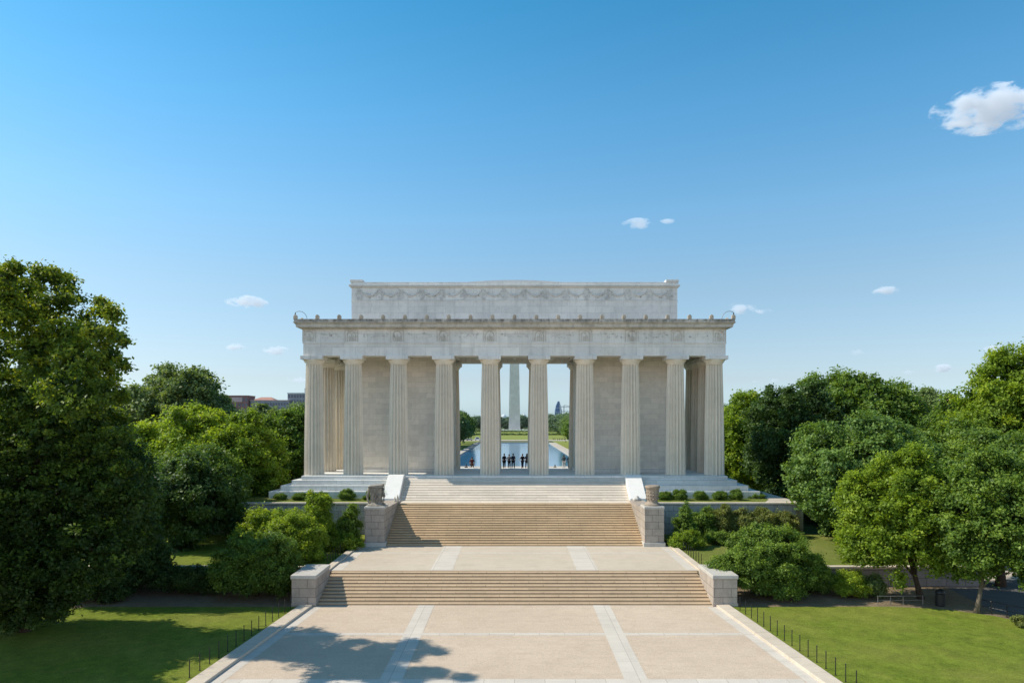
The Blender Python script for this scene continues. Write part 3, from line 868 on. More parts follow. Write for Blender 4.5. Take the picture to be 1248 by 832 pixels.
def rail(name, pts, label, h=.55, m='iron', step=.75, rr=.02):
    e = empty(name, pts[0], label, 'railing')
    mb = MB(); mb.tube([Vector(p) + Vector((0, 0, h)) for p in pts], rr, 6); mb.build('top_rail', M[m], e)
    mb = MB(); mb.tube([Vector(p) + Vector((0, 0, h * .5)) for p in pts], rr * .7, 6); mb.build('lower_rail', M[m], e)
    for a, b in zip(pts[:-1], pts[1:]):
        a, b = Vector(a), Vector(b); n = max(1, int((b - a).length / step))
        for i in range(n):
            p = a.lerp(b, i / n); MB().tube([p + Vector((0, 0, -.05)), p + Vector((0, 0, h + .03))], rr * 1.2, 6).build('post', M[m], e)
    p = Vector(pts[-1]); MB().tube([p + Vector((0, 0, -.05)), p + Vector((0, 0, h + .03))], rr * 1.2, 6).build('post', M[m], e)
rail('low_railing', [(25.4, 48.75, -.04), (27.2, 48.8, -.04), (28.6, 48.85, -.04)], 'low grey metal rail on the soil bed beneath the yellow green tree', .62, 'steel')
rail('path_railing', [(31.3, 47.2, -.04), (32.2, 45.6, -.04), (33.6, 43.9, -.04), (35.2, 42.4, -.04), (37.5, 40.2, -.04)], 'dark curving rail beside the asphalt path at the lawn corner', .85, 'iron', .9, .026)

e = empty('litter_bin', (29.6, 48.5, -.04), 'round dark metal litter bin beside the trunk at the back of the right lawn', 'bin')
b = (29.6, 48.5, -.04)
MB().lathe(b, [(.27, 0), (.29, .05), (.29, .84), (.31, .88)], 28, lambda r, z, a: r * (1 + .018 * math.sin(14 * a))).build('bin_body', M['iron'], e)
MB().lathe((b[0], b[1], b[2] + .88), [(.315, 0), (.31, .08), (.24, .22), (.12, .29), (.03, .31)], 24).build('lid', M['iron'], e, smooth=True)

# ------------------------------------------------------------------ people
SK = {}
def skin_obj(name, nodes, edges, m, parent, sub=2):
    me = bpy.data.meshes.new(name); me.from_pydata([n[0] for n in nodes], edges, [])
    o = bpy.data.objects.new(name, me); col.objects.link(o)
    sk = o.modifiers.new('skin', 'SKIN'); sk.use_smooth_shade = True
    for i, n in enumerate(nodes):
        r = n[1]; me.skin_vertices[0].data[i].radius = (r * 1.12, r * 1.12) if not hasattr(r, '__len__') else r
        me.skin_vertices[0].data[i].use_root = (i == 0)
    ss = o.modifiers.new('subsurf', 'SUBSURF'); ss.levels = sub; ss.render_levels = sub
    bpy.context.view_layer.update()
    dg = bpy.context.evaluated_depsgraph_get()
    nm = bpy.data.meshes.new_from_object(o.evaluated_get(dg))
    nm.name = name; o.modifiers.clear(); o.data = nm
    nm.materials.clear(); nm.materials.append(m)
    o.parent = parent
    return o
M['skin_a'] = plain('skin_tan', (.42,.26,.18), .55, .3, 0, .06)
M['skin_b'] = plain('skin_brown', (.17,.095,.06), .5, .3, 0, .06)
M['cloth_black'] = plain('cloth_black', (.016,.016,.019), .9, .1)
M['cloth_navy'] = plain('cloth_navy', (.022,.028,.05), .9, .1)
M['cloth_grey'] = plain('cloth_grey', (.12,.12,.13), .9, .1)
M['cloth_red'] = plain('cloth_red', (.10,.032,.028), .9, .1)
M['cloth_white'] = plain('cloth_white', (.6,.58,.55), .9, .1)
M['cloth_brown'] = plain('cloth_brown', (.07,.045,.03), .9, .1)
M['hair_dark'] = plain('hair_dark', (.012,.009,.007), .6, .3)
M['hair_brown'] = plain('hair_brown', (.05,.028,.016), .6, .3)
def person(x, y, z, label, top, bottom, hair='hair_dark', skin='skin_a', seat=False, hgt=1.7, pose=0, rot=0, group=None, long_hair=False):
    e = empty('person', (x, y, z), label, 'person', group)
    k = hgt / 1.7
    g = random.Random(pose * 7 + 1)
    V3 = lambda a, b, c: (a * k, b * k, c * k)
    zs = -.47 if seat else 0          # seated: everything above the hip drops
    hip = .92 + zs
    sp = .10 + .02 * pose % .05
    if seat:
        knees = [(-.11, .44, hip - .02), (.11, .44, hip - .02)]
        ank = [(-.11, .46, hip - .42), (.11, .46, hip - .42)]
    else:
        st_ = .06 * ((pose % 3) - 1)
        knees = [(-.11, .03 + st_, .48), (.11, .02 - st_, .48)]
        ank = [(-.12, -.01 + st_ * 1.6, .08), (.12, -.01 - st_ * 1.6, .08)]
    sh = 1.40 + zs; hd = 1.58 + zs
    el_out = (.24, .27, .22, .30)[pose % 4]
    hand_f = (.05, .16, -.02, .22)[pose % 4]; hz = (.80, .95, .82, 1.05)[pose % 4] + zs
    nodes = [(V3(0, 0, hip), .13 * k), (V3(0, -.01, hip + .17), .115 * k), (V3(0, 0, hip + .34), .14 * k), (V3(0, -.01, sh + .06), .06 * k), (V3(0, .005, sh + .11), .052 * k),
             (V3(0, .015, hd - .02), .078 * k), (V3(0, .01, hd + .06), .085 * k), (V3(0, 0, hd + .11), .05 * k)]
    edges = [(0,1),(1,2),(2,3),(3,4),(4,5),(5,6),(6,7)]
    nodes.append((V3(0, .105, hd + .0), .014 * k)); edges.append((5, 8))      # nose
    for s in (-1, 1):
        b_ = len(nodes)
        nodes += [(V3(s * .165, 0, sh - .02), .055 * k), (V3(s * el_out, -.03, sh - .28), .040 * k), (V3(s * (el_out - .02), hand_f, hz + .05), .026 * k), (V3(s * (el_out - .02), hand_f + .02, hz - .03), .036 * k)]
        edges += [(2, b_), (b_, b_+1), (b_+1, b_+2), (b_+2, b_+3)]
        for f in range(4):
            q = len(nodes); ln = (.07, .08, .078, .06)[f]
            fx = s * (el_out - .02) ; fy = hand_f + .045 - .022 * f
            nodes += [(V3(fx, fy, hz - .075), .0095 * k), (V3(fx - s * .008, fy + .008, hz - .075 - ln * .5), .009 * k), (V3(fx - s * .022, fy + .012, hz - .075 - ln * .9), .008 * k)]
            edges += [(b_+3, q), (q, q+1), (q+1, q+2)]
        q = len(nodes)
        nodes += [(V3(s * (el_out - .045), hand_f + .055, hz - .03), .011 * k), (V3(s * (el_out - .055), hand_f + .075, hz - .075), .009 * k)]
        edges += [(b_+3, q), (q, q+1)]
    for i, s in enumerate((-1, 1)):
        b_ = len(nodes); kn, an = knees[i], ank[i]
        nodes += [(V3(s * .095, 0, hip - .06), .088 * k), (V3(*kn), .056 * k), (V3(*an), .040 * k), (V3(an[0] + s * .015, an[1] + .13, an[2] - .045), (.042 * k, .026 * k))]
        edges += [(0, b_), (b_, b_+1), (b_+1, b_+2), (b_+2, b_+3)]
    body = skin_obj('body', nodes, edges, M[skin], e)
    # shirt and trousers follow the body
    n2 = [(V3(0, 0, hip - .02), .145 * k), (V3(0, -.01, hip + .17), .135 * k), (V3(0, 0, hip + .33), .158 * k), (V3(0, -.01, sh + .04), .075 * k)]
    e2 = [(0,1),(1,2),(2,3)]
    for s in (-1, 1):
        b_ = len(n2)
        n2 += [(V3(s * .17, 0, sh - .02), .07 * k), (V3(s * el_out, -.03, sh - .27), .056 * k)]
        e2 += [(2, b_), (b_, b_+1)]
    skin_obj('shirt', n2, e2, M[top], e)
    n3 = [(V3(0, 0, hip), .15 * k)]; e3 = []
    for i, s in enumerate((-1, 1)):
        b_ = len(n3); kn, an = knees[i], ank[i]
        n3 += [(V3(s * .10, 0, hip - .07), .105 * k), (V3(*kn), .073 * k), (V3(an[0], an[1], an[2] + .03), .062 * k)]
        e3 += [(0, b_), (b_, b_+1), (b_+1, b_+2)]
    skin_obj('trousers', n3, e3, M[bottom], e)
    mb = MB(); base = wloc(e)
    c = base + Vector(V3(0, -.012, hd + .055))
    prof = [(.045, -.10), (.085, -.06), (.104, 0), (.10, .045), (.07, .09), (.02, .112)] if not long_hair else [(.08, -.27), (.105, -.20), (.105, -.08), (.108, 0), (.10, .05), (.07, .092), (.02, .112)]
    mb.lathe(c, [(r * k, zz * k) for r, zz in prof], 16, lambda r, z_, a: r * (1 if math.sin(a) < .3 else (.86 if z_ < .05 * k else 1)))
    mb.build('hair', M[hair], e, smooth=True)
    e.rotation_euler.z = rot
    return e
F = 6.8
gp = 'visitors grouped between the middle columns'
person(-1.30, 88.7, F, 'person in black with loose dark hair, leftmost of the central visitors in the colonnade', 'cloth_black', 'cloth_black', pose=0, hgt=1.84, group=gp, rot=.3)
person(-.68, 88.9, F, 'person in dark grey top standing second from the left among the central visitors', 'cloth_grey', 'cloth_black', pose=1, hgt=1.76, group=gp, rot=-.4, hair='hair_brown')
person(-.16, 88.5, F, 'person in navy shirt in the middle of the central visitors', 'cloth_navy', 'cloth_black', pose=2, hgt=1.86, group=gp, rot=.2)
person(1.02, 88.8, F, 'person in black shirt second from the right of the central visitors', 'cloth_black', 'cloth_navy', pose=3, hgt=1.8, group=gp, rot=.5)
person(1.58, 88.6, F, 'person with long dark hair, rightmost of the central visitors in the colonnade', 'cloth_navy', 'cloth_black', pose=0, hgt=1.84, group=gp, rot=-.2, long_hair=True)
go = 'visitors near the side columns of the passage'
person(-5.45, 89.55, F, 'person in rust red top seated on the rear steps at the left opening', 'cloth_red', 'cloth_brown', seat=True, pose=1, hgt=1.9, group=go, hair='hair_brown')
person(-6.25, 90.3, 6.02, 'person in dark clothes seated lower at the far left of the left opening', 'cloth_black', 'cloth_navy', seat=True, pose=2, hgt=1.6, group=go)
person(-5.8, 91.2, 5.6, 'person in brown seated low beside the red topped visitor', 'cloth_brown', 'cloth_brown', seat=True, pose=0, hgt=1.6, group=go)
person(6.30, 88.9, F, 'person in grey top and pale trousers standing in the right opening', 'cloth_grey', 'cloth_white', pose=3, hgt=1.66, group=go, hair='hair_brown', skin='skin_b')
person(6.95, 88.2, F, 'person in black half hidden beside the right dark column of the passage', 'cloth_black', 'cloth_black', pose=1, hgt=1.66, group=go)
person(5.25, 90.3, 5.95, 'person in dark clothes seated low on the rear steps in the right opening', 'cloth_black', 'cloth_grey', seat=True, pose=2, hgt=1.6, group=go)

# ------------------------------------------------------------------ reflecting pool and the far side
t = NT('pool_water'); P = t.pos()
n1 = t.noise(t.scale(P, (.25, 1, 1)), .9, 3, .6)
big = t.noise(t.scale(P, (.06, .02, 1)), 1.0, 4, .6)
t.bsdf(t.ramp(big, [(.3, (.035, .16, .34)), (.7, (.07, .215, .40))]), .10, .22, n1, .35, .05)
M['water'] = t.m
struct('pool_water', MB().sheet([(-20.2, 198), (20.2, 198), (20.2, 409), (-20.2, 409)], -.05), M['water'])
for nm, q, z in (('pool_edge', (-22.6, -20.2, 196, 411.5), .4), ('pool_edge', (20.2, 24.2, 196, 411.5), .22), ('pool_edge', (-20.19, 20.19, 409, 413), .3), ('pool_edge', (-20.19, 20.19, 150, 198), .02)):
    struct(nm, MB().box(q[0], q[1], q[2], q[3], -.09, z), M['path'])
struct('pool_lawn', MB().sheet([(-46, 240), (-22.65, 240), (-22.65, 454), (-46, 454)], -.06), M['meadow'])
struct('pool_lawn', MB().sheet([(24.25, 240), (46, 240), (46, 454), (24.25, 454)], -.06), M['meadow'])
struct('far_meadow', MB().sheet([(-250, 480), (250, 480), (250, 925), (-250, 925)], -.04), M['meadow'])
struct('far_road', MB().sheet([(-200, 455), (200, 455), (200, 478), (-200, 478)], -.035), M['path'])

ob = empty('obelisk', (0, 952, 0), 'tall pale stone obelisk beyond the reflecting pool seen between the middle columns', 'obelisk')
mb = MB()
def sqring(h, z): return [(-h, 952 - h, z), (h, 952 - h, z), (h, 952 + h, z), (-h, 952 + h, z)]
vs = sqring(7.9, -.05) + sqring(5.2, 152)
mb.add(vs, [(0,1,5,4),(1,2,6,5),(2,3,7,6),(3,0,4,7)]); mb.build('shaft', M['obelisk'], ob)
mb = MB(); mb.add(sqring(5.2, 152) + [(0, 952, 169)], [(0,1,4),(1,2,4),(2,3,4),(3,0,4)]); mb.build('pyramidion', M['obelisk'], ob)
e = empty('plaza_wall', (0, 925, 0), 'low white ring wall with panels around the foot of the obelisk', 'wall')
mb = MB()
for i in range(14):
    x = -30 + i * 4.4; mb.box(x, x + 3.6, 924, 925, -.05, 2.0 + .5 * (i % 2))
mb.build('wall_panels', M['cheek'], e)
struct('obelisk_plaza', MB().sheet([(-34, 926), (34, 926), (34, 985), (-34, 985)], .0), M['path'])
# low clipped hedge rows across the far lawn
g = random.Random(2)
for i, (y, x0, x1) in enumerate(((640, -60, 60), (820, -70, 70))):
    e = empty('clipped_hedge', (0, y, 0), ('nearer dark clipped hedge line crossing the far lawn', 'farther clipped hedge line just below the obelisk')[i], 'hedge')
    foliage('foliage', [(x, 0, .7, 3.2, 1.2, 1.0) for x in np.arange(x0, x1, 4.2)], .5, M['leaf_pool'], e, 60 + i, 1.6, .8, zmin=0)

# ---- far buildings, distance haze mixed into their base colours
M['brick_far'] = plain('far_brick', (.25,.145,.14), .8, .2, 0, .2, .3)
M['brick_pink'] = plain('far_pink_stone', (.46,.36,.36), .8, .2, 0, .15, .3)
M['grey_far'] = plain('far_concrete', (.25,.27,.32), .8, .2, 0, .2, .3)
M['glass_far'] = plain('far_window_glass', (.09,.11,.16), .3, .5, 0, .2, .5)
M['roof_far'] = plain('far_tile_roof', (.46,.25,.20), .8, .2, 0, .15, .5)
M['white_far'] = plain('far_pale_stone', (.66,.71,.74), .8, .2, 0, .1, .5)
M['blue_far'] = plain('far_blue_glass', (.075,.17,.33), .25, .5, 0, .2, .1)
def block(parent, x0, x1, y0, y1, z1, m, wm='glass_far', floors=3, bays=8, name='wall'):
    MB().box(x0, x1, y0, y1, -.05, z1).build(name, M[m], parent)
    fh = z1 / (floors + 6)
    for f in range(floors):
        zz = z1 - (f + 1) * fh * 1.35
        for k in range(bays):
            w_ = (x1 - x0) / bays
            MB().box(x0 + w_ * (k + .2), x0 + w_ * (k + .8), y0 - .25, y0 + .05, zz, zz + fh * .8).build('window', M[wm], parent)
D9 = 900.
b1 = empty('brick_building', (-358, D9, 0), 'flat roofed dark brick building with pink panel, leftmost on the skyline', 'building')
block(b1, -374, -344, D9, D9 + 25, 45, 'brick_far', floors=3, bays=7)
MB().box(-366, -351, D9 - .8, D9 - .3, 37.5, 43.5).build('pink_panel', M['brick_pink'], b1)
MB().box(-374.5, -343.5, D9 - .6, D9 + 25.5, 45, 46).build('parapet', M['brick_far'], b1)
b2 = empty('long_building', (-317, D9 + 5, 0), 'long low skyline building with hipped red roof and rows of windows', 'building')
block(b2, -343, -293, D9 + 5, D9 + 25, 39, 'grey_far', floors=3, bays=14)
MB().box(-343.5, -292.5, D9 + 4.4, D9 + 25.5, 39, 40.2).build('parapet', M['brick_pink'], b2)
MB().add([(-342, D9+6, 40.2), (-312, D9+6, 40.2), (-312, D9+24, 40.2), (-342, D9+24, 40.2), (-332, D9+15, 44.2), (-319, D9+15, 44.2)], [(0,1,5,4),(1,2,5),(2,3,4,5),(3,0,4)]).build('roof', M['roof_far'], b2)
b3 = empty('office_block', (-280, D9 + 10, 0), 'tall grey office block with banded windows just left of the memorial', 'building')
block(b3, -296, -262, D9 + 10, D9 + 35, 50, 'grey_far', floors=4, bays=9)
MB().box(-275, -266, D9 + 14, D9 + 28, 50.1, 56).build('rooftop_plant_room', M['grey_far'], b3)
MB().box(-296.5, -261.5, D9 + 9.3, D9 + 35.5, 48.6, 50.05).build('parapet', M['white_far'], b3)
b4 = empty('tiled_roof_building', (572, D9, 0), 'pale building with orange tiled roof showing above the right trees', 'building')
block(b4, 556, 590, D9, D9 + 20, 35, 'white_far', floors=2, bays=8)
MB().add([(554, D9-2, 35), (592, D9-2, 35), (592, D9+22, 35), (554, D9+22, 35), (560, D9+10, 41), (586, D9+10, 41)], [(0,1,5,4),(1,2,5),(2,3,4,5),(3,0,4)]).build('roof', M['roof_far'], b4)
for x, lb in ((-23, 'pale domed building on the skyline left of the obelisk'), (20, 'pale domed building on the skyline right of the obelisk')):
    e = empty('domed_building', (x, 1500, 0), lb, 'building')
    MB().box(x - 11, x + 11, 1494, 1506, -.05, 20).build('wall', M['white_far'], e)
    MB().lathe((x, 1500, 20), [(6.5, 0), (6.5, 1.5), (5.9, 3.5), (4.4, 5.4), (1.8, 6.6), (.4, 8.2)], 24).build('dome', M['white_far'], e, smooth=True)
e = empty('glass_tower', (94, 1500, 0), 'curved blue glass tower on the skyline seen through the right opening', 'building')
pr = [(86, -.05), (101, -.05), (101, 36), (99, 46), (96, 55), (93, 55.5), (89, 46), (87, 36)]
MB().prism_y(pr, 1490, 1508).build('tower_body', M['blue_far'], e)
mb = MB()
for z in (22, 32, 41): mb.box(88.5, 98.5, 1489.4, 1489.95, z, z + .35)
mb.build('floor_bands', M['white_far'], e)
MB().prism_y([(97, 30), (100.2, 30), (98.2, 48), (96.6, 52)], 1489.0, 1489.9).build('pale_edge', M['white_far'], e)
e = empty('tower_crane', (110, 1490, 0), 'spindly construction crane beside the blue glass tower', 'crane')
MB().box(105, 106.4, 1489, 1490.4, -.05, 46).build('mast', M['grey_far'], e)
MB().box(98, 120, 1489.2, 1490.2, 43, 44.2).build('jib', M['grey_far'], e)
MB().tube([(105.7, 1489.7, 47.5), (119, 1489.7, 44.2)], .35, 5).build('tie_bar', M['grey_far'], e)
MB().box(101, 118, 1489.2, 1490.2, 33, 34).build('lower_arm', M['grey_far'], e)

# ---- cars parked left of the pool's far end
M['car_white'] = plain('car_paint_white', (.7,.71,.72), .3, .5, 0, .04)
M['car_silver'] = plain('car_paint_silver', (.35,.37,.39), .3, .5, .3, .05)
M['tyre'] = plain('tyre_rubber', (.015,.015,.015), .8, .2)
def car(x, y, label, paint, van=False):
    e = empty('parked_car', (x, y, -.03), label, 'car')
    h = 2.2 if van else 1.45
    L = 2.3
    pr = [(x-L,.28),(x+L,.28),(x+L,.85),(x+L*.55,.95),(x+L*.3,h-.03),(x-L*.55,h),(x-L*.9,.95),(x-L,.9)]
    MB().prism_y(pr, y - .85, y + .85).build('body', M[paint], e, bevel=.06)
    MB().prism_y([(x-L*.5,1.0),(x+L*.45,1.0),(x+L*.26,h-.12),(x-L*.5,h-.1)], y - .87, y - .84).build('window', M['glass_far'], e)
    for sx in (-1.35, 1.4):
        for sy in (-.8, .8):
            mb = MB(); c = Vector((x + sx, y + sy, .3))
            mb.tube([c + Vector((0, -.1, 0)), c + Vector((0, .1, 0))], .33, 14); mb.build('wheel', M['tyre'], e)
car(-24.5, 466, 'white van at the far end of the pool by the dark trees', 'car_white', True)
car(-29.8, 462, 'silver car nearer the trees behind the left opening', 'car_silver')
car(-33.5, 470, 'white car deepest in the shade of the trees left of the pool', 'car_white')

# strollers on the path at the right far side of the pool: small copies
src = person(26.0, 468, -.03, 'tiny dark figure in the line of strollers on the path right of the pool', 'cloth_black', 'cloth_navy', pose=1, group='strollers right of the pool')
g = random.Random(9)
for i in range(9):
    c = copy_tree(src); c.location = (27.1 + i * 1.25 + g.uniform(-.3, .3), 468 + g.uniform(-8, 8), -.03); c.rotation_euler.z = g.uniform(0, 6)

# ------------------------------------------------------------------ trees
def oak():
    y = 41.2; k = y / 850
    x0 = (40 - 627) * k
    yb = 44.6; x0 = (34 - 627) * yb / 850
    e = empty('oak_tree', (x0, yb, -.1), 'huge dark oak filling the left edge, tallest tree in the view', 'tree')
    g = random.Random(31)
    L = [(8,337,17),(28,358,20),(50,336,12),(63,344,14),(82,346,12),(84,363,12),(103,387,11),(124,378,12),(137,384,9),(134,404,13),(149,411,8),(137,431,14),(146,443,8),
         (118,406,17),(94,410,19),(62,372,22),(36,394,26),(6,380,24),(77,402,16),(48,424,28),(94,441,26),(126,446,14),(131,476,18),(147,478,8),(92,478,34),(30,482,34),(-10,430,34),(-25,370,30),(0,340,14),
         (60,530,60),(118,524,36),(-30,500,60),(40,612,66),(105,600,46),(-50,620,80),(110,562,38),(150,588,24),(60,690,60),(115,672,44),(0,700,60),(150,650,32),(165,612,22),(142,540,18)]
    lob = []
    for p, r_, rr in L:
        dy = 0 if rr > 45 else (g.uniform(-5.2, .8) if r_ < 480 else g.uniform(-2.5, 1.2))
        k = (y + dy) / 850; rad = rr * k
        cx = (p - 627) * k - x0; cz = H - (r_ - 513) * k + .1
        dy += y - yb
        lob.append((cx, dy, cz, rad, min(rad, 2.6), rad * .92))
        for _ in range(3 if rr > 15 else 1):
            an = g.uniform(0, 2 * PI); s = rad * g.uniform(.22, .42)
            lob.append((cx + math.cos(an) * rad * .85, dy + g.uniform(-.5, .5) * min(rad, 2.2), cz + math.sin(an) * rad * .8, s, s, s * .8))
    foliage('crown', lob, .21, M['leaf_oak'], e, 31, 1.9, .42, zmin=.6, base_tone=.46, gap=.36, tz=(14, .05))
    trunk_mesh(lob, 4, .6, M['bark'], e, 31, (1.4, -3.4), 15)
oak()
tree('shade_tree', 'dark full tree standing behind the oak above the shaded left soil bed', -33.4, 51.0, 0, 18.6, 3.5, .3, 'leaf_dark', 41, .27, 13, ry=3.2, flat=.85)
tree('shade_tree', 'dark leafy tree at the front left corner with low branches to the lawn', -29.9, 42.6, -.05, 9.2, 2.6, .15, 'leaf_blue', 42, .2, 11, rc=.45, tone=.2, flat=.9)
tree('shade_tree', 'dark rounded tree on the left middle lawn beside the retaining wall', -29.6, 63.4, 1.4, 9.4, 4.1, 1.5, 'leaf_dark', 43, .28, 11, flat=.85)
tree('tall_tree', 'grey green tree with two domed tops rising behind the left tree row', -53.5, 110, .3, 21.0, 8.4, 4, 'leaf_grey', 44, .5, 11, rc=1.0)
tree('tall_tree', 'bright yellow green spreading tree left of the memorial', -37.8, 82, .8, 13.9, 6.4, 1.0, 'leaf_bright', 45, .34, 13, flat=.7, rc=.7, tone=.5)
tree('tall_tree', 'bright green tree nearest the left corner of the memorial', -31.4, 80, 1, 13.2, 4.6, 1.5, 'leaf_bright', 46, .33, 11, flat=.7, rc=.7)
tree('tall_tree', 'mid green tree tucked behind the left columns of the memorial', -32.5, 101, .5, 14.0, 5.2, 2, 'leaf_mid', 47, .4, 10, rc=.8)
tree('tall_tree', 'small green tree below the brick building on the left skyline', -58, 158, 0, 16.2, 6.5, 3, 'leaf_grey', 48, .6, 9, rc=1.2)
tree('tall_tree', 'dark small tree below the long building on the left skyline', -52, 170, 0, 16.0, 6, 3, 'leaf_pool', 49, .6, 9, rc=1.2)
tree('tall_tree', 'low spreading green tree under the bright tree at left', -32.5, 71.5, 1.2, 9.8, 4.6, 1.3, 'leaf_mid', 50, .28, 11, flat=.85)
# unseen off the left edge, added to shade the lawn
tree('shade_tree', 'dark unseen tree beyond the left edge beside the oak, added to shade the lawn', -37.5, 39.8, -.1, 17, 4.8, 1.5, 'leaf_dark', 51, .35, 9, rc=.7)
tree('shade_tree', 'dark unseen tree past the left edge, added to cast shade across the lawn', -33.2, 35.2, -.1, 13.5, 4.2, 1.8, 'leaf_dark', 52, .35, 8, rc=.7)

tree('tall_tree', 'pale green tree showing just right of the last column', 35.2, 108, .5, 17.0, 4.8, .8, 'leaf_bright', 61, .42, 11, flat=.85, rc=.85)
tree('tall_tree', 'dark shaded tree standing in the memorial shadow at right', 36.6, 91, 1, 17.6, 5.9, .8, 'leaf_dark', 62, .36, 13, flat=.85, rc=.75, tone=.3)
tree('tall_tree', 'broad domed green tree on the right skyline', 55.5, 115, .3, 19.9, 9.6, 4, 'leaf_mid', 63, .48, 13, rc=1.0)
tree('tall_tree', 'big rounded deep green tree at the end of the right retaining wall', 33.0, 66.6, 1.2, 13.4, 6.1, 1.1, 'leaf_blue', 64, .29, 15, flat=.8, rc=.62, tone=.46)
tree('lawn_tree', 'yellow green tree with slanting trunk behind the right lawn', 29.5, 50.6, -.05, 10.3, 3.9, .8, 'leaf_yellow', 65, .22, 13, rc=.5, flat=.65, tr=.2, lean=(-1.7, 0), ry=3.2)
tree('lawn_tree', 'green tree with slim straight trunk on the corner of the right lawn', 30.9, 46.7, -.05, 10.4, 3.5, 1.1, 'leaf_mid', 66, .21, 13, rc=.48, flat=.6, tr=.15, lean=(1.3, 0), bark='bark_pale', tone=.5)
tree('tall_tree', 'tall pointed green tree cut by the right edge of the view', 53.4, 75, .2, 19.9, 4.9, 3, 'leaf_bright', 67, .33, 12, rc=.7, tone=.42)
tree('tall_tree', 'rounded green tree behind the domed tree at right', 75, 130, .2, 18.2, 5.8, 4, 'leaf_grey', 68, .5, 9, rc=1.0)
tree('tall_tree', 'mid height green tree between the dome tree and the tall edge tree', 61, 94, .2, 16.0, 5.6, 3, 'leaf_mid', 69, .4, 10, rc=.8)
tree('lawn_tree', 'leafy green tree over the asphalt path at the right edge', 38.0, 54.5, -.06, 11.6, 4.4, 1.2, 'leaf_mid', 70, .25, 11, rc=.55, tone=.5)
tree('tall_tree', 'dark green tree filling the gap behind the yellow green tree', 47.0, 75, .4, 13.0, 5.6, .6, 'leaf_mid', 71, .32, 12, flat=.85, rc=.7)
tree('tall_tree', 'dark understorey tree on the right above the pale path', 42, 63.5, .0, 8.5, 4.2, .9, 'leaf_dark', 72, .3, 9)

# background treeline: copies of a few kinds
def far_tree(k, leafm, leaf, h, hw):
    e = empty('treeline_tree', (0, 0, 0), None, 'tree')
    g = random.Random(80 + k)
    lb = crown_lobes(g, h * .58, hw, hw, h * .45, 8, .48)
    foliage('crown', lb, leaf, M[leafm], e, 80 + k, 1.9, leaf * 2.2)
    trunk_mesh(lb, h * .25, .3, M['bark'], e, 80 + k)
    return e
protos = [far_tree(0, 'leaf_pool', .8, 15, 6), far_tree(1, 'leaf_mid', .8, 13, 6.5), far_tree(2, 'leaf_dark', .8, 14, 5.5)]
farp = [far_tree(3, 'leaf_far', 1.5, 16, 8), far_tree(4, 'leaf_far', 1.5, 14, 9)]
used = set()
def place(pset, i, x, y, sc, label, group):
    p = pset[i]
    if id(p) in used: o = copy_tree(p)
    else: o = p; used.add(id(p))
    o.location = (x, y, -.08); o.scale = (sc, sc, sc); o.rotation_euler.z = (x * 1.7 + y) % 6.28
    tag(o, label, 'tree', group)
g = random.Random(15)
for i, (x, y, s) in enumerate(((-29.5, 322, 1.12), (-30.5, 345, 1.2), (-29, 372, 1.15), (-33, 398, 1.1), (-31, 425, 1.0), (-37, 330, 1.2), (-42, 360, 1.25), (-38, 300, 1.15))):
    place(protos, i % 3 if i % 3 != 1 else 2, x, y, s, 'dark tree in the row along the left side of the pool', 'trees left of the reflecting pool')
for i, (x, y, s) in enumerate(((33.0, 318, 1.0), (32.5, 345, 1.05), (32, 380, 1.0), (36, 365, 1.15), (38, 330, 1.15), (41, 352, 1.2), (36, 410, 1.1))):
    place(protos, i % 2, x, y, s, 'green tree in the row along the right side of the pool', 'trees right of the reflecting pool')
for i in range(17):
    x = -153 + i * 20.4 + g.uniform(-2, 2)
    if abs(x) < 9: continue
    place(farp, i % 2, x, 1000 + g.uniform(-20, 30), g.uniform(.95, 1.2), 'hazy tree in the distant row behind the obelisk', 'distant trees behind the obelisk')
for i, (x, y, s) in enumerate(((50, 640, 1.05), (60, 660, 1.15), (44, 700, 1.0), (56, 720, 1.15), (70, 690, 1.25))):
    place(farp, i % 2, x, y, s, 'bluish tree in the clump below the glass tower', 'tree clump below the glass tower')
for i in range(26):
    x = -185 + i * 5.6 + g.uniform(-2, 2)
    place(protos, i % 3, x, 190 + g.uniform(-35, 40), g.uniform(.78, .95), 'green tree in the belt behind the left trees', 'tree belt left of the memorial') if x < -42 else None
for i in range(24):
    x = 44 + i * 6.2 + g.uniform(-2, 2)
    place(protos, (i + 1) % 3, x, 185 + g.uniform(-30, 40), g.uniform(.9, 1.15), 'green tree in the belt behind the right trees', 'tree belt right of the memorial')

# ------------------------------------------------------------------ shrubs
shrub('large_shrub', 'large dark shrub hiding the left end of the lower steps', -18.9, 51.3, -.05, 4.4, 3.0, 'leaf_mid', 101, .17, 9, rc=.38, ry=2.2)
shrub('large_shrub', 'sunlit yellow green shrub left of the middle terrace', -18.6, 58.0, 1.4, 5.2, 2.3, 'leaf_bright', 102, .17, 8, rc=.36, tone=.5)
shrub('large_shrub', 'sunlit shrub beside the dark tree on the left middle lawn', -21.6, 60.2, 1.4, 5.0, 2.0, 'leaf_bright', 103, .17, 7, rc=.36, tone=.45)
shrub('large_shrub', 'bright rounded shrub nearest the left terrace kerb', -17.0, 57.2, 1.4, 4.0, 1.6, 'leaf_bright', 104, .16, 7, rc=.34, tone=.5)
shrub('small_tree_shrub', 'upright shrub rising above the left shrubs to the retaining wall top', -17.6, 62.0, 1.4, 6.0, 1.5, 'leaf_bright', 105, .17, 7, rc=.34, tone=.45)
shrub('upright_shrub', 'narrow dark green shrub left of the left tall pedestal', -14.9, 63.2, 1.4, 5.0, .95, 'leaf_mid', 106, .15, 6, rc=.28)
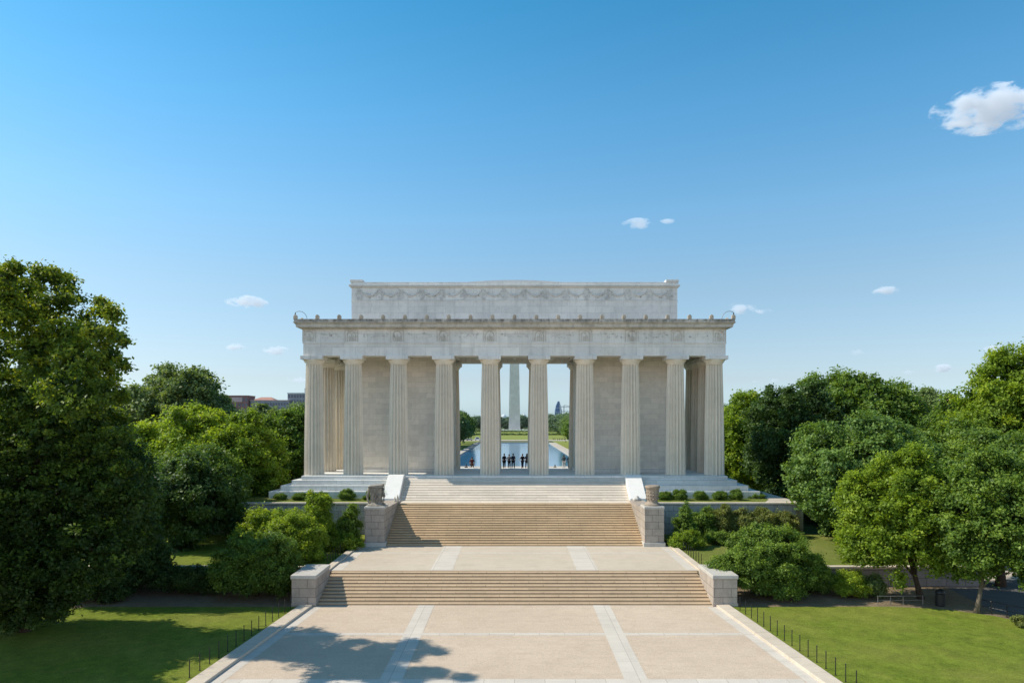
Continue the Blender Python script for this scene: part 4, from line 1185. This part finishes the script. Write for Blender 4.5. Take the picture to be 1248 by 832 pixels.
shrub('clipped_shrub', 'clipped oval bush at the foot of the left tall pedestal', -14.95, 61.4, 1.4, 2.75, 1.4, 'leaf_bright', 107, .12, 8, rc=.22, lob=.42, tone=.38, ry=1.0)
shrub('dark_shrub', 'low dark shrub in shade below the left lower retaining wall', -24.4, 52.2, -.05, 1.7, 2.8, 'leaf_dark', 108, .16, 7, ry=1.2, tone=.3)
tree('shade_tree', 'small dark tree between the oak and the rounded dark tree at left', -30.2, 52.6, 0, 11.6, 3.0, .3, 'leaf_dark', 54, .24, 10, ry=2.0, flat=.85)
shrub('large_shrub', 'tall dark shrub in deep shade right of the oak, before the left low wall', -28.6, 52.4, -.05, 5.2, 2.5, 'leaf_dark', 153, .2, 8, rc=.4, ry=1.3, tone=.3)
shrub('dark_shrub', 'wide dark shrub deep in the shade under the left trees', -29.5, 49.9, -.05, 2.0, 2.0, 'leaf_dark', 109, .16, 6, ry=1.2, tone=.3)
shrub('large_shrub', 'shaded shrub under the trees at the back of the left middle lawn', -25.0, 66.5, 1.4, 4.0, 2.6, 'leaf_dark', 110, .17, 7)
shrub('large_shrub', 'big rounded green shrub right of the lower steps', 18.35, 51.0, -.05, 4.75, 3.5, 'leaf_mid', 111, .15, 12, rc=.34, ry=2.3, lob=.42, tone=.52)
shrub('large_shrub', 'dark low side of the shrub mass between the big shrub and the wall', 21.9, 51.9, -.05, 2.6, 1.7, 'leaf_mid', 112, .15, 7, rc=.32, ry=1.3)
shrub('low_shrub', 'light green low shrub against the right lower wall', 24.5, 50.9, -.05, 1.65, 1.15, 'leaf_bright', 113, .12, 7, rc=.24, tone=.5)
shrub('low_shrub', 'grey green low shrub beside the low metal rail', 26.1, 51.3, -.05, 1.45, 1.0, 'leaf_grey', 114, .12, 6, rc=.22)
def cone_shrub():
    e = empty('cone_shrub', (16.3, 66.6, 1.4), 'pointed conical evergreen shrub against the right retaining wall', 'shrub')
    L = [(0, 0, .6, 1.15, 1.0, .75), (.1, 0, 1.4, .95, .85, .8), (0, 0, 2.2, .7, .65, .75), (.05, 0, 2.95, .42, .4, .6), (.02, 0, 3.45, .2, .2, .4), (-.75, -.2, 1.9, .45, .4, .3), (.6, -.3, 1.0, .6, .5, .5)]
    foliage('foliage', L, .15, M['leaf_mid'], e, 115, 2.4, .26, zmin=.05, base_tone=.5)
    MB().tube([(16.3, 66.6, 1.3), (16.3, 66.6, 4.6)], [.09, .02], 6).build('trunk', M['bark'], e)
cone_shrub()
shrub('clipped_shrub', 'clipped oval bush at the foot of the right tall pedestal', 15.5, 62.4, 1.4, 2.85, 1.5, 'leaf_bright', 116, .12, 8, rc=.22, lob=.42, tone=.36, ry=1.0)
shrub('clipped_shrub', 'small round bush behind the big shrub on the right middle lawn', 18.7, 64.2, 1.4, 2.6, 1.0, 'leaf_mid', 117, .12, 7, rc=.22, lob=.42)
for i, (x, h, hw, lm, lb) in enumerate(((18.6, 4.0, 1.2, 'leaf_mid', 'dark green hedge bush next to the cone shrub'), (20.4, 4.4, 1.2, 'leaf_olive', 'tallest olive hedge bush below the right retaining wall'), (22.3, 3.9, 1.3, 'leaf_olive', 'olive brown hedge bush in the middle of the right hedge'), (24.3, 4.0, 1.4, 'leaf_olive', 'wide olive hedge bush near the deep green tree'), (26.4, 3.6, 1.3, 'leaf_olive', 'brownish end bush of the right hedge under the deep green tree'))):
    shrub('hedge_bush', lb, x, 68.6, 1.4, h, hw, lm, 120 + i, .16, 7, rc=.3, group='bushes of the right hedge')
gb = 'bushes planted before the memorial steps'
for i, (x, r_, h, lb) in enumerate(((15.9, .62, 5.25, 'first dark bush right of the right urn below the marble steps'), (17.5, .66, 5.45, 'largest dark bush before the right marble steps'), (19.65, .6, 5.3, 'middle round bush before the right marble steps'), (21.7, .68, 5.3, 'flat wide bush before the right marble steps'), (23.4, .55, 5.45, 'rounded ball bush at the right end before the marble steps'))):
    shrub('round_bush', lb, x, 73.7, 4.49, h, r_, 'leaf_mid', 130 + i, .1, 6, rc=.18, group=gb, tone=.4)
for i, (x, r_, h, lb) in enumerate(((-24.8, .5, 5.05, 'smallest dark bush at the left end before the marble steps'), (-22.6, .75, 5.1, 'low wide bush in shade before the left marble steps'), (-20.4, .62, 5.2, 'dark low bush left of the round one before the left marble steps'), (-17.7, .72, 5.5, 'tallest round bush before the left marble steps'), (-15.2, .7, 5.35, 'bright bush just left of the left urn'), (-13.98, .5, 5.5, 'leafy bush half behind the left urn'))):
    shrub('round_bush', lb, x, 73.7, 4.49, h, r_, 'leaf_mid', 140 + i, .1, 6, rc=.18, group=gb, tone=.4)
shrub('dry_tuft', 'small brown dry tuft at the lawn corner by the path railing', 31.6, 43.6, -.03, .55, .4, 'leaf_olive', 150, .09, 4, rc=.14)
shrub('low_shrub', 'flat green ground shrub beside the pale path on the upper terrace', 26.0, 75.5, 4.49, 4.95, .9, 'leaf_mid', 151, .1, 5, rc=.18)

# ------------------------------------------------------------------ clouds
def cloud_mat(dens, seed, scl):
    t = NT('cloud_vapour')
    tc = t.n('ShaderNodeTexCoord')
    gen = tc.outputs['Generated']
    # distance from the middle of the body, 0 in the centre, 1 at the hull
    cv = t.n('ShaderNodeVectorMath', operation='MULTIPLY_ADD'); t.l(gen, cv.inputs[0]); cv.inputs[1].default_value = (2, 2, 2); cv.inputs[2].default_value = (-1, -1, -1)
    ln = t.n('ShaderNodeVectorMath', operation='LENGTH'); t.l(cv.outputs[0], ln.inputs[0])
    ad = t.n('ShaderNodeVectorMath', operation='ADD'); t.l(tc.outputs['Object'], ad.inputs[0]); ad.inputs[1].default_value = (seed * 313, seed * 71, seed * 17)
    n1 = t.noise(t.scale(ad.outputs[0], (.7, .7, 1.2)), scl, 7, .6, .3)
    f = t.math('SUBTRACT', t.math('ADD', .70, t.math('MULTIPLY', t.math('SUBTRACT', n1, .5), 5.2)), ln.outputs[1])
    d = t.math('MULTIPLY', t.math('MULTIPLY', f, 2.2, clamp=True), dens)
    v = t.n('ShaderNodeVolumePrincipled'); v.inputs['Color'].default_value = (.82, .91, 1, 1); v.inputs['Anisotropy'].default_value = .1
    t.l(d, v.inputs['Density']); v.inputs['Emission Color'].default_value = (.80, .89, 1, 1)
    t.l(t.math('MULTIPLY', d, .36), v.inputs['Emission Strength'])  # small glow added in place of light scattered inside the cloud
    t.l(v.outputs[0], t.out.inputs['Volume'])
    return t.m
CL = [(1207, 136, 146, 46, .013, 'largest white cloud at the upper right edge of the sky'),
 (300, 369, 54, 15, .016, 'small white cloud above the left trees, brightest of the left sky'),
 (337, 428, 36, 11, .014, 'small white cloud above the brick skyline at left'),
 (288, 423, 28, 8, .007, 'faint cloud scrap above the grey green tree'),
 (362, 463, 34, 9, .006, 'faint flat cloud touching the left corner column'),
 (778, 273, 42, 11, .012, 'small white cloud above the right half of the attic'),
 (813, 270, 20, 7, .006, 'tiny faint cloud scrap right of the one above the attic'),
 (905, 377, 44, 15, .014, 'white cloud just right of the cornice end'),
 (931, 379, 22, 8, .007, 'faint tail of cloud right of the cornice end'),
 (1076, 355, 42, 11, .014, 'small flat white cloud in the middle of the right sky'),
 (1001, 352, 18, 9, .004, 'very faint cloud scrap in the right sky'),
 (1151, 449, 28, 9, .010, 'small low cloud above the domed right trees'),
 (1105, 453, 18, 8, .005, 'tiny faint cloud low over the domed right tree'),
 (1212, 427, 30, 11, .014, 'small white cloud beside the tall edge tree'),
 (918, 466, 26, 11, .010, 'low white cloud over the pale green tree at right'),
 (946, 464, 18, 8, .005, 'faint low cloud scrap over the dark tree at right'),
 (1046, 429, 22, 9, .004, 'faint cloud scrap high over the domed right tree')]
for i, (p, r_, wpx, hpx, dn, lb) in enumerate(CL):
    D = 3000. + (i % 5) * 120
    k = D / 850
    e_ = empty('cloud', ((p - 627) * k, D, H - (r_ - 513) * k)) if False else None
    bm = bmesh.new(); bmesh.ops.create_icosphere(bm, subdivisions=3, radius=1)
    for v in bm.verts:
        v.co.x *= wpx * k * .5; v.co.y *= wpx * k * .35; v.co.z *= hpx * k * (.62 if v.co.z > 0 else .5)
    me = bpy.data.meshes.new('cloud'); bm.to_mesh(me); bm.free()
    o = bpy.data.objects.new('cloud', me); col.objects.link(o); o.location = ((p - 627) * k, D, H - (r_ - 513) * k)
    me.materials.append(cloud_mat(dn * (2.0 if dn > .0101 else 3.6), i + 1, .015 if wpx > 100 else .017))
    tag(o, lb, 'cloud', 'small clouds in the sky')
